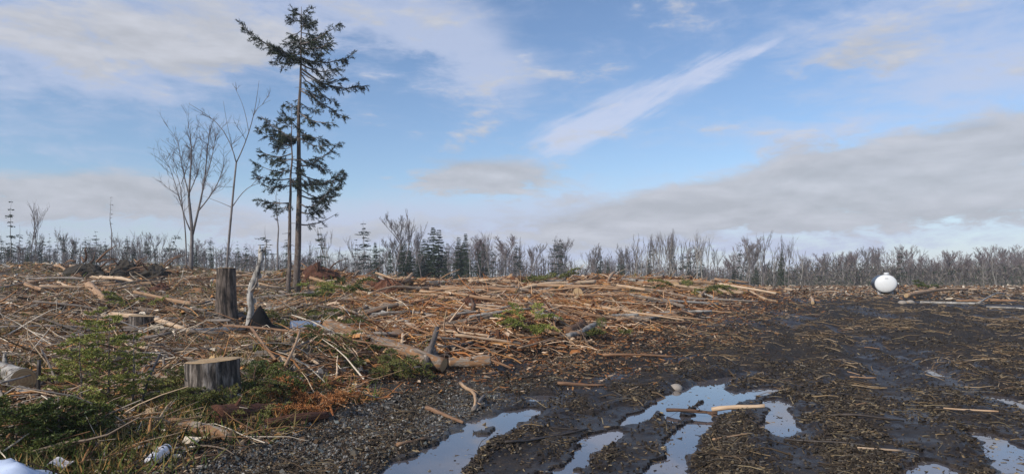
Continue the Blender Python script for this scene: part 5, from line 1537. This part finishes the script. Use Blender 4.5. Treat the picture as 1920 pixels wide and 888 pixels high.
# ------------------------------------------------------------------ white tank
def tank():
    D = 33.0
    p = at(1661, 546, D); z0 = Hh(p.x, p.y)
    r = .465
    o = empty('propane_tank', (p.x, p.y, z0), (0, 0, -atan(p.x / p.y) + radians(2.0)))
    tag(o, 'large white horizontal tank seen end on, standing at the far edge of the field', 'tank')
    white, wn, wb_ = mat('white tank paint')
    gx, gy, gz = sep(wn, coords(wn)); gf = noise(wn, coords(wn, 'Object', (6, 6, 2)), 2.0, 6, .65)
    dirt = ((gz * -2.4 + .95) * .6 + (gf - .5) * 2.2).step(.25, 1.0) * .25 + gf.step(.60, .72) * .10
    link(wn, mixc(wn, dirt.clamp(), (.70, .71, .71), (.34, .27, .21)), wb_.inputs['Base Color']); wb_.inputs['Roughness'].default_value = .45
    blue = flat('dark blue shell tone', (.012, .028, .06), .4, .1, 3)  # flank and rear cap get dark blue, the end cap stays white
    cz = .05 + r * .92
    n = 40
    def ring(rad, y, sx=1.02, sz=.92): return [(rad * sx * cos(a / n * 2 * pi), y, cz + rad * sz * sin(a / n * 2 * pi)) for a in range(n)]
    def quads(k): return [(i * n + j, (i + 1) * n + j, (i + 1) * n + (j + 1) % n, i * n + (j + 1) % n) for i in range(k) for j in range(n)]
    head = []
    for i in range(8):
        f = i / 7 * pi / 2
        head += ring(r * max(.01, sin(f)), -.15 * cos(f))
    link_obj('end_cap', mesh_np('end_cap', np.array(head), [np.array(quads(7))[:, ::-1]], white), o)
    body = []
    for y in (0.002, .05, 1.5, 2.9): body += [(x - y * .035, yy, zz) for x, yy, zz in ring(r * .998, y)]
    link_obj('shell', mesh_np('shell', np.array(body), [np.array(quads(3))[:, ::-1]], blue), o)
    rear = []
    for i in range(6):
        f = i / 5 * pi / 2; rear += [(x - .1, y, z) for x, y, z in ring(r * max(.01, cos(f)), 2.9 + .2 * sin(f))]
    link_obj('rear_cap', mesh_np('rear_cap', np.array(rear), [np.array(quads(5))[:, ::-1]], blue), o)
    # weld seam
    seam = [];
    for rad, y in ((r * .999, -.012), (r * 1.006, -.006), (r * 1.006, .004), (r * .999, .01)): seam += ring(rad, y)
    link_obj('weld_seam', mesh_np('weld_seam', np.array(seam), [np.array(quads(3))[:, ::-1]], white), o)
    # valve hood on top
    def lathe(c, prof_, m_, name, nn=18, sx=1):
        V = [(c[0] + rr_ * cos(a / nn * 2 * pi) * sx, c[1] + rr_ * sin(a / nn * 2 * pi), c[2] + z) for rr_, z in prof_ for a in range(nn)]
        f = [(i * nn + j, i * nn + (j + 1) % nn, (i + 1) * nn + (j + 1) % nn, (i + 1) * nn + j) for i in range(len(prof_) - 1) for j in range(nn)]
        f2 = [tuple((len(prof_) - 1) * nn + j for j in range(nn))]
        return link_obj(name, mesh_np(name, np.array(V), [np.array(f), np.array(f2)], m_), o)
    top = cz + r * .92
    lathe((0.03, .25, top - .03), [(.09, 0), (.09, .06)], white, 'hood_collar')
    lathe((0.03, .25, top + .02), [(.115, .0), (.12, .02), (.115, .065), (.095, .08), (.02, .085)], white, 'valve_hood')
    # name plate line and lug on the end
    me = bpy.data.meshes.new('nameplate'); me.from_pydata([(-.06, -.150, cz + .25), (.09, -.150, cz + .25), (.09, -.143, cz + .27), (-.06, -.143, cz + .27), (-.06, -.14, cz + .25), (.09, -.14, cz + .25), (.09, -.13, cz + .27), (-.06, -.13, cz + .27)], [], [(0, 1, 2, 3), (4, 7, 6, 5), (0, 4, 5, 1), (3, 2, 6, 7), (0, 3, 7, 4), (1, 5, 6, 2)])
    me.materials.append(flat('grey plate', (.35, .36, .38), .5)); me.update(); link_obj('nameplate', me, o)
    # saddle feet
    for y in (.35, 2.4):
        for x in (-.26, .26):
            b = .07
            V = [(x - b, y - .1, -.03), (x + b, y - .1, -.03), (x + b, y + .1, -.03), (x - b, y + .1, -.03), (x - b * 1.5, y - .1, .24), (x + b * 1.5, y - .1, .24), (x + b * 1.5, y + .1, .24), (x - b * 1.5, y + .1, .24)]
            link_obj('foot', mesh_np('foot', np.array(V), [np.array([(0, 3, 2, 1), (4, 5, 6, 7), (0, 1, 5, 4), (1, 2, 6, 5), (2, 3, 7, 6), (3, 0, 4, 7)])], flat('pale feet', (.5, .47, .45), .6), smooth=False), o)
    # pipe and gauge on the right flank
    V, f = tubes([[(r * 1.0, .5, cz - .02), (r * 1.12, .5, cz - .02), (r * 1.16, .48, cz - .1), (r * 1.16, .48, .1)]], [[.025] * 4], 8)
    link_obj('fill_pipe', mesh_np('fill_pipe', V, f, flat('reddish pipe', (.22, .11, .13), .5)), o)
    V, f = tubes([[(r * 1.14, .40, cz + .0), (r * 1.14, .47, cz + .0)]], [[.045, .045]], 12)
    link_obj('gauge', mesh_np('gauge', V, f, white), o)
tank()

# ------------------------------------------------------------------ plastic rubbish
def sheet(name, rows, m_, thick=.012):
    """rows of points -> a sheet with two sides and a rim"""
    A = np.array(rows, float); nr, nc, _ = A.shape
    gx = np.gradient(A, axis=0); gy = np.gradient(A, axis=1); N_ = np.cross(gx, gy); N_ /= np.linalg.norm(N_, axis=2, keepdims=True) + 1e-9
    V = np.concatenate([A.reshape(-1, 3), (A - N_ * thick).reshape(-1, 3)]); o2 = nr * nc
    f = []
    for i in range(nr - 1):
        for j in range(nc - 1):
            a, b, c, d = i * nc + j, i * nc + j + 1, (i + 1) * nc + j + 1, (i + 1) * nc + j
            f.append((a, b, c, d)); f.append((d + o2, c + o2, b + o2, a + o2))
    rim = [(i, 0) for i in range(nr)] + [(nr - 1, j) for j in range(1, nc)] + [(i, nc - 1) for i in range(nr - 2, -1, -1)] + [(0, j) for j in range(nc - 2, 0, -1)]
    idx = [i * nc + j for i, j in rim]
    for k in range(len(idx)):
        a, b = idx[k], idx[(k + 1) % len(idx)]; f.append((b, a, a + o2, b + o2))
    return mesh_np(name, V, [np.array(f)], m_)

black = flat('black plastic', (.008, .008, .009), .8, .3, 6)
black.node_tree.nodes['Principled BSDF'].inputs['Specular IOR Level'].default_value = .1
p = at(500, 604, 14.2); p.z = Hh(p.x, p.y) + .10
rows = []
for i in range(9):
    t = i / 8
    row = []
    for j in range(9):
        s = j / 8 * 2 - 1
        x = -.34 + .85 * t; hgt = .42 * math.exp(-((t - .25) / .20) ** 2) + .10 * (1 - t * .6)
        row.append((x, s * .26 * (1 - .3 * t), max(-.03, hgt * (1 - abs(s) ** 1.5)) + .01 * sin(9 * t + 4 * s)))
    rows.append(row)
tag(link_obj('plastic_sheet', sheet('plastic_sheet', rows, black), loc=p), 'crumpled black plastic sheet pulled up to a peak beside the birch snag', 'plastic sheet')

def half_pipe():
    p = at(574, 601, 14.2); p.z = Hh(p.x, p.y) + .18; o = empty('pipe_half', p, (0, 0, radians(6))); tag(o, 'blue grey half of a split plastic drain pipe lying arch up in the slash', 'pipe')
    m1 = flat('blue grey plastic', (.16, .21, .30), .3, .15, 8)
    rows = []
    for i in range(21):
        t = i / 20; row = []
        for j in range(13):
            a = pi * j / 12; rr_ = .135 + .005 * cos(t * 2 * pi * 10)
            row.append((-.30 + .6 * t, -rr_ * 1.3 * cos(a), rr_ * sin(a) - .01))
        rows.append(row)
    link_obj('shell', sheet('shell', rows, m1, .012), o)
    rows = [[(.303 + .008 * i, -(.137) * 1.3 * cos(pi * j / 12), .137 * sin(pi * j / 12) - .01) for j in range(13)] for i in range(2)]  # black band: shade at the right end put into the colour
    link_obj('rim', sheet('rim', rows, black, .012), o)
    lin = [[(-.29 + .585 * i / 3, -.117 * 1.3 * cos(pi * j / 12), .117 * sin(pi * j / 12) - .012) for j in range(13)] for i in range(4)]  # black inner sheet, the dark of the hollow set as colour
    link_obj('dark_inside', sheet('dark_inside', lin, black, .004), o)
half_pipe()

def bottle():
    a, b = ground(280, 876), ground(313, 852)
    r = .050
    a.z += r * .8; b.z += r * .9
    mw, L = frame(a, b)
    o = empty('plastic_bottle', (0, 0, 0)); o.matrix_world = mw
    tag(o, 'white plastic bottle with dark printed bands lying on wet ground', 'bottle')
    w = flat('white bottle plastic', (.78, .76, .80), .35, .05, 15); dk = flat('dark teal print', (.025, .04, .05), .5)
    n = 28
    def lat(pf, name, m_, cap0=True):
        V = [(rr_ * cos(j / n * 2 * pi), rr_ * sin(j / n * 2 * pi), z) for rr_, z in pf for j in range(n)]
        f = [(i * n + j, i * n + (j + 1) % n, (i + 1) * n + (j + 1) % n, (i + 1) * n + j) for i in range(len(pf) - 1) for j in range(n)]
        return link_obj(name, mesh_np(name, np.array(V), [np.array(f)], m_), o)
    lat([(.001, 0), (r * .80, 0), (r * .86, .006), (r * .86, .04), (r * .82, .046)], 'cap', w)
    lat([(r * .80, .046), (r * .84, .055), (r * .98, .075), (r, .085), (r, L - .02), (r * .98, L - .008), (r * .9, L), (.001, L)], 'body', w)
    lat([(r * 1.001, L - .055), (r * 1.012, L - .053), (r * 1.012, L - .028), (r * 1.001, L - .026)], 'printed_band', dk)
    # lengthwise line, wedge mark and dot on the label side
    up = mw.to_3x3().inverted() @ Vector((-.35, -.5, .8)); a0 = atan2(up.y, up.x)
    def patch(name, a1, a2, z1, z2, k=1.014, tip=None):
        V = []; m = 6
        for i in range(m + 1):
            an = a0 + a1 + (a2 - a1) * i / m
            zz1, zz2 = z1, z2
            if tip: zz2 = z1 + (z2 - z1) * (1 - i / m)
            for z, kk in ((zz1, 1.002), (zz1 + .0005, k), (zz2 - .0005, k), (zz2, 1.002)): V.append((r * kk * cos(an), r * kk * sin(an), z))
        f = [(i * 4 + c, i * 4 + c + 1, i * 4 + c + 5, i * 4 + c + 4) for i in range(m) for c in range(3)]
        link_obj(name, mesh_np(name, np.array(V), [np.array(f)], dk), o)
    patch('printed_line', .42, .50, .09, L - .08)
    patch('printed_wedge', .45, 1.1, L - .11, L - .07, tip=True)
    patch('printed_dot', -.22, -.05, L - .10, L - .088)
    # round scuffed lid beside the bottle
    c = ground(291, 862); 
    lid = empty('frosted_disc', c + Vector((0, .04, .05)), (radians(62), 0, radians(-30))); tag(lid, 'frosted round lid leaning on the far side of the white bottle', 'lid')
    fr = flat('frosted plastic', (.55, .53, .55), .4, .1, 10)
    V = [(rr_ * cos(j / 24 * 2 * pi), rr_ * sin(j / 24 * 2 * pi), z) for rr_, z in ((.001, .01), (.045, .01), (.055, .004), (.056, -.012), (.052, -.012), (.05, .002), (.001, .004)) for j in range(24)]
    f = [(i * 24 + j, i * 24 + (j + 1) % 24, (i + 1) * 24 + (j + 1) % 24, (i + 1) * 24 + j) for i in range(6) for j in range(24)]
    link_obj('disc', mesh_np('disc', np.array(V), [np.array(f)], fr), lid)
bottle()

wb = flat('white plastic bag', (.62, .70, .86), .4, .08, 8)
p = at(5, 900, 5.15); p.z = Hh(p.x, p.y)
rows = [[((i / 12 - .5) * .62, (j / 12 - .5) * .5, max(-.02, .15 * (1 - (2 * i / 12 - 1) ** 2) ** .6 * (1 - (2 * j / 12 - 1) ** 2) ** .6 * (1 + .5 * float(fbm(i * .35, j * .35, 5, 3))))) for j in range(13)] for i in range(13)]
tag(link_obj('plastic_bag', sheet('plastic_bag', rows, wb, .004), loc=p), 'bulging bluish white plastic bag cut off by the bottom left corner', 'plastic bag')
p = at(112, 874, 5.45); p.z = Hh(p.x, p.y) + .06
rows = [[((i / 6 - .5) * .16, (j / 4 - .5) * .10, .035 * sin(i * .9) * (1 - i / 8) + .02 * j / 4 + .02) for j in range(5)] for i in range(7)]
tag(link_obj('plastic_scrap', sheet('plastic_scrap', rows, flat('dirty white plastic', (.58, .56, .60), .45, .1, 12), .006), loc=p), 'small torn white plastic scrap under the dark saplings', 'plastic scrap')

# ------------------------------------------------------------------ labels that single out each of the plentiful things
LM_WOOD = [('the foreground stump', 397, 700), ('the small grey stump', 265, 592), ('the tall stump', 424, 560), ('the white tank', 1661, 545), ('the tall spruces', 552, 560),
    ('the bare maple', 358, 505), ('the split pipe', 574, 590), ('the long peeled log', 700, 660), ('the propped stick', 808, 668), ('the short sawn log', 880, 688),
    ('the lone green bough', 998, 625), ('the white birch chunk', 1090, 628), ('the forked puddle', 1320, 760), ('the long puddle', 880, 830), ('the corner puddle', 1880, 850),
    ('the pale sawn log', 20, 705), ('the long tan log', 1756, 556), ('the red root mass', 728, 545), ('the orange root heap', 600, 522), ('the crest log pile', 1372, 526),
    ('the dead snag', 208, 505), ('the tapering puddle', 1465, 785), ('the round log end', 1083, 552), ('the white crest log', 1206, 532)]
LM_TREE = [('the left edge', -60), ('the shaggy spruce pole', 20), ('the dead snag', 208), ('the bare maple', 358), ('the tall spruces', 555), ('the lone tiered spruce', 682), ('the tallest bare tree', 757),
    ('the dense dark spruces', 818), ('the pointed spruce pair', 866), ('the fan shaped tree', 945), ('the close spruce pair', 1045), ('the bushy pine', 1168), ('the dense slim row', 1260),
    ('the two white birches', 1313), ('the broad bare tree', 1400), ('the single dark spruce', 1466), ('the three rosy crowns', 1577), ('the leaning spruce', 1685), ('the bright birch', 1868), ('the right edge', 2000)]
ORD = ['leftmost', 'second', 'third', 'fourth', 'fifth', 'sixth', 'seventh', 'eighth', 'ninth', 'tenth', 'eleventh', 'twelfth', 'thirteenth', 'fourteenth', 'fifteenth']
by = {}
for o, px, py, words_, place in GEN:
    if place == 'tree':
        if 'dense row' in words_: t = words_
        else:
            i = max(k for k, (nm, x) in enumerate(LM_TREE) if x <= px or k == 0); j = min(i + 1, len(LM_TREE) - 1)
            t = f"{words_} between {LM_TREE[i][0].replace('the ', '')} and {LM_TREE[j][0].replace('the ', '')}"
    else:
        nm, x, y = min(LM_WOOD, key=lambda l: (l[1] - px) ** 2 + (2.5 * (l[2] - py)) ** 2)
        ddx, ddy = px - x, (py - y) * 2.5
        t = f"{words_} {('right of' if ddx > 0 else 'left of') if abs(ddx) > abs(ddy) else ('in front of' if ddy > 0 else 'beyond')} {nm}"
    by.setdefault(t, []).append((px, o))
for t, v in by.items():
    v.sort(key=lambda a: a[0])
    for k, (px, o) in enumerate(v):
        o['label'] = t if len(v) == 1 else f'{t}, {ORD[k]}' + (' from left' if k else ' of them')

# ------------------------------------------------------------------ thin spring haze over the whole clearing
def haze():
    a, zt, zb = 260.0, 14.0, -2.5
    zt = 22.0
    V = [(sx * a, sy * a, z) for z in (zb, zt) for sx, sy in ((-1, -1), (1, -1), (1, 1), (-1, 1))]
    me = bpy.data.meshes.new('haze'); me.from_pydata(V, [], [(0, 3, 2, 1), (4, 5, 6, 7), (0, 1, 5, 4), (1, 2, 6, 5), (2, 3, 7, 6), (3, 0, 4, 7)]); me.update()
    m = bpy.data.materials.new('thin haze'); m.use_nodes = True; t = m.node_tree; t.nodes.clear()
    v = t.nodes.new('ShaderNodeVolumePrincipled'); v.inputs['Color'].default_value = (.80, .86, .95, 1); v.inputs['Density'].default_value = .0009
    o_ = t.nodes.new('ShaderNodeOutputMaterial'); t.links.new(v.outputs[0], o_.inputs['Volume'])
    me.materials.append(m)
    tag(link_obj('haze', me), 'thin pale haze in the air over the clearing', 'haze', kind='stuff')
haze()
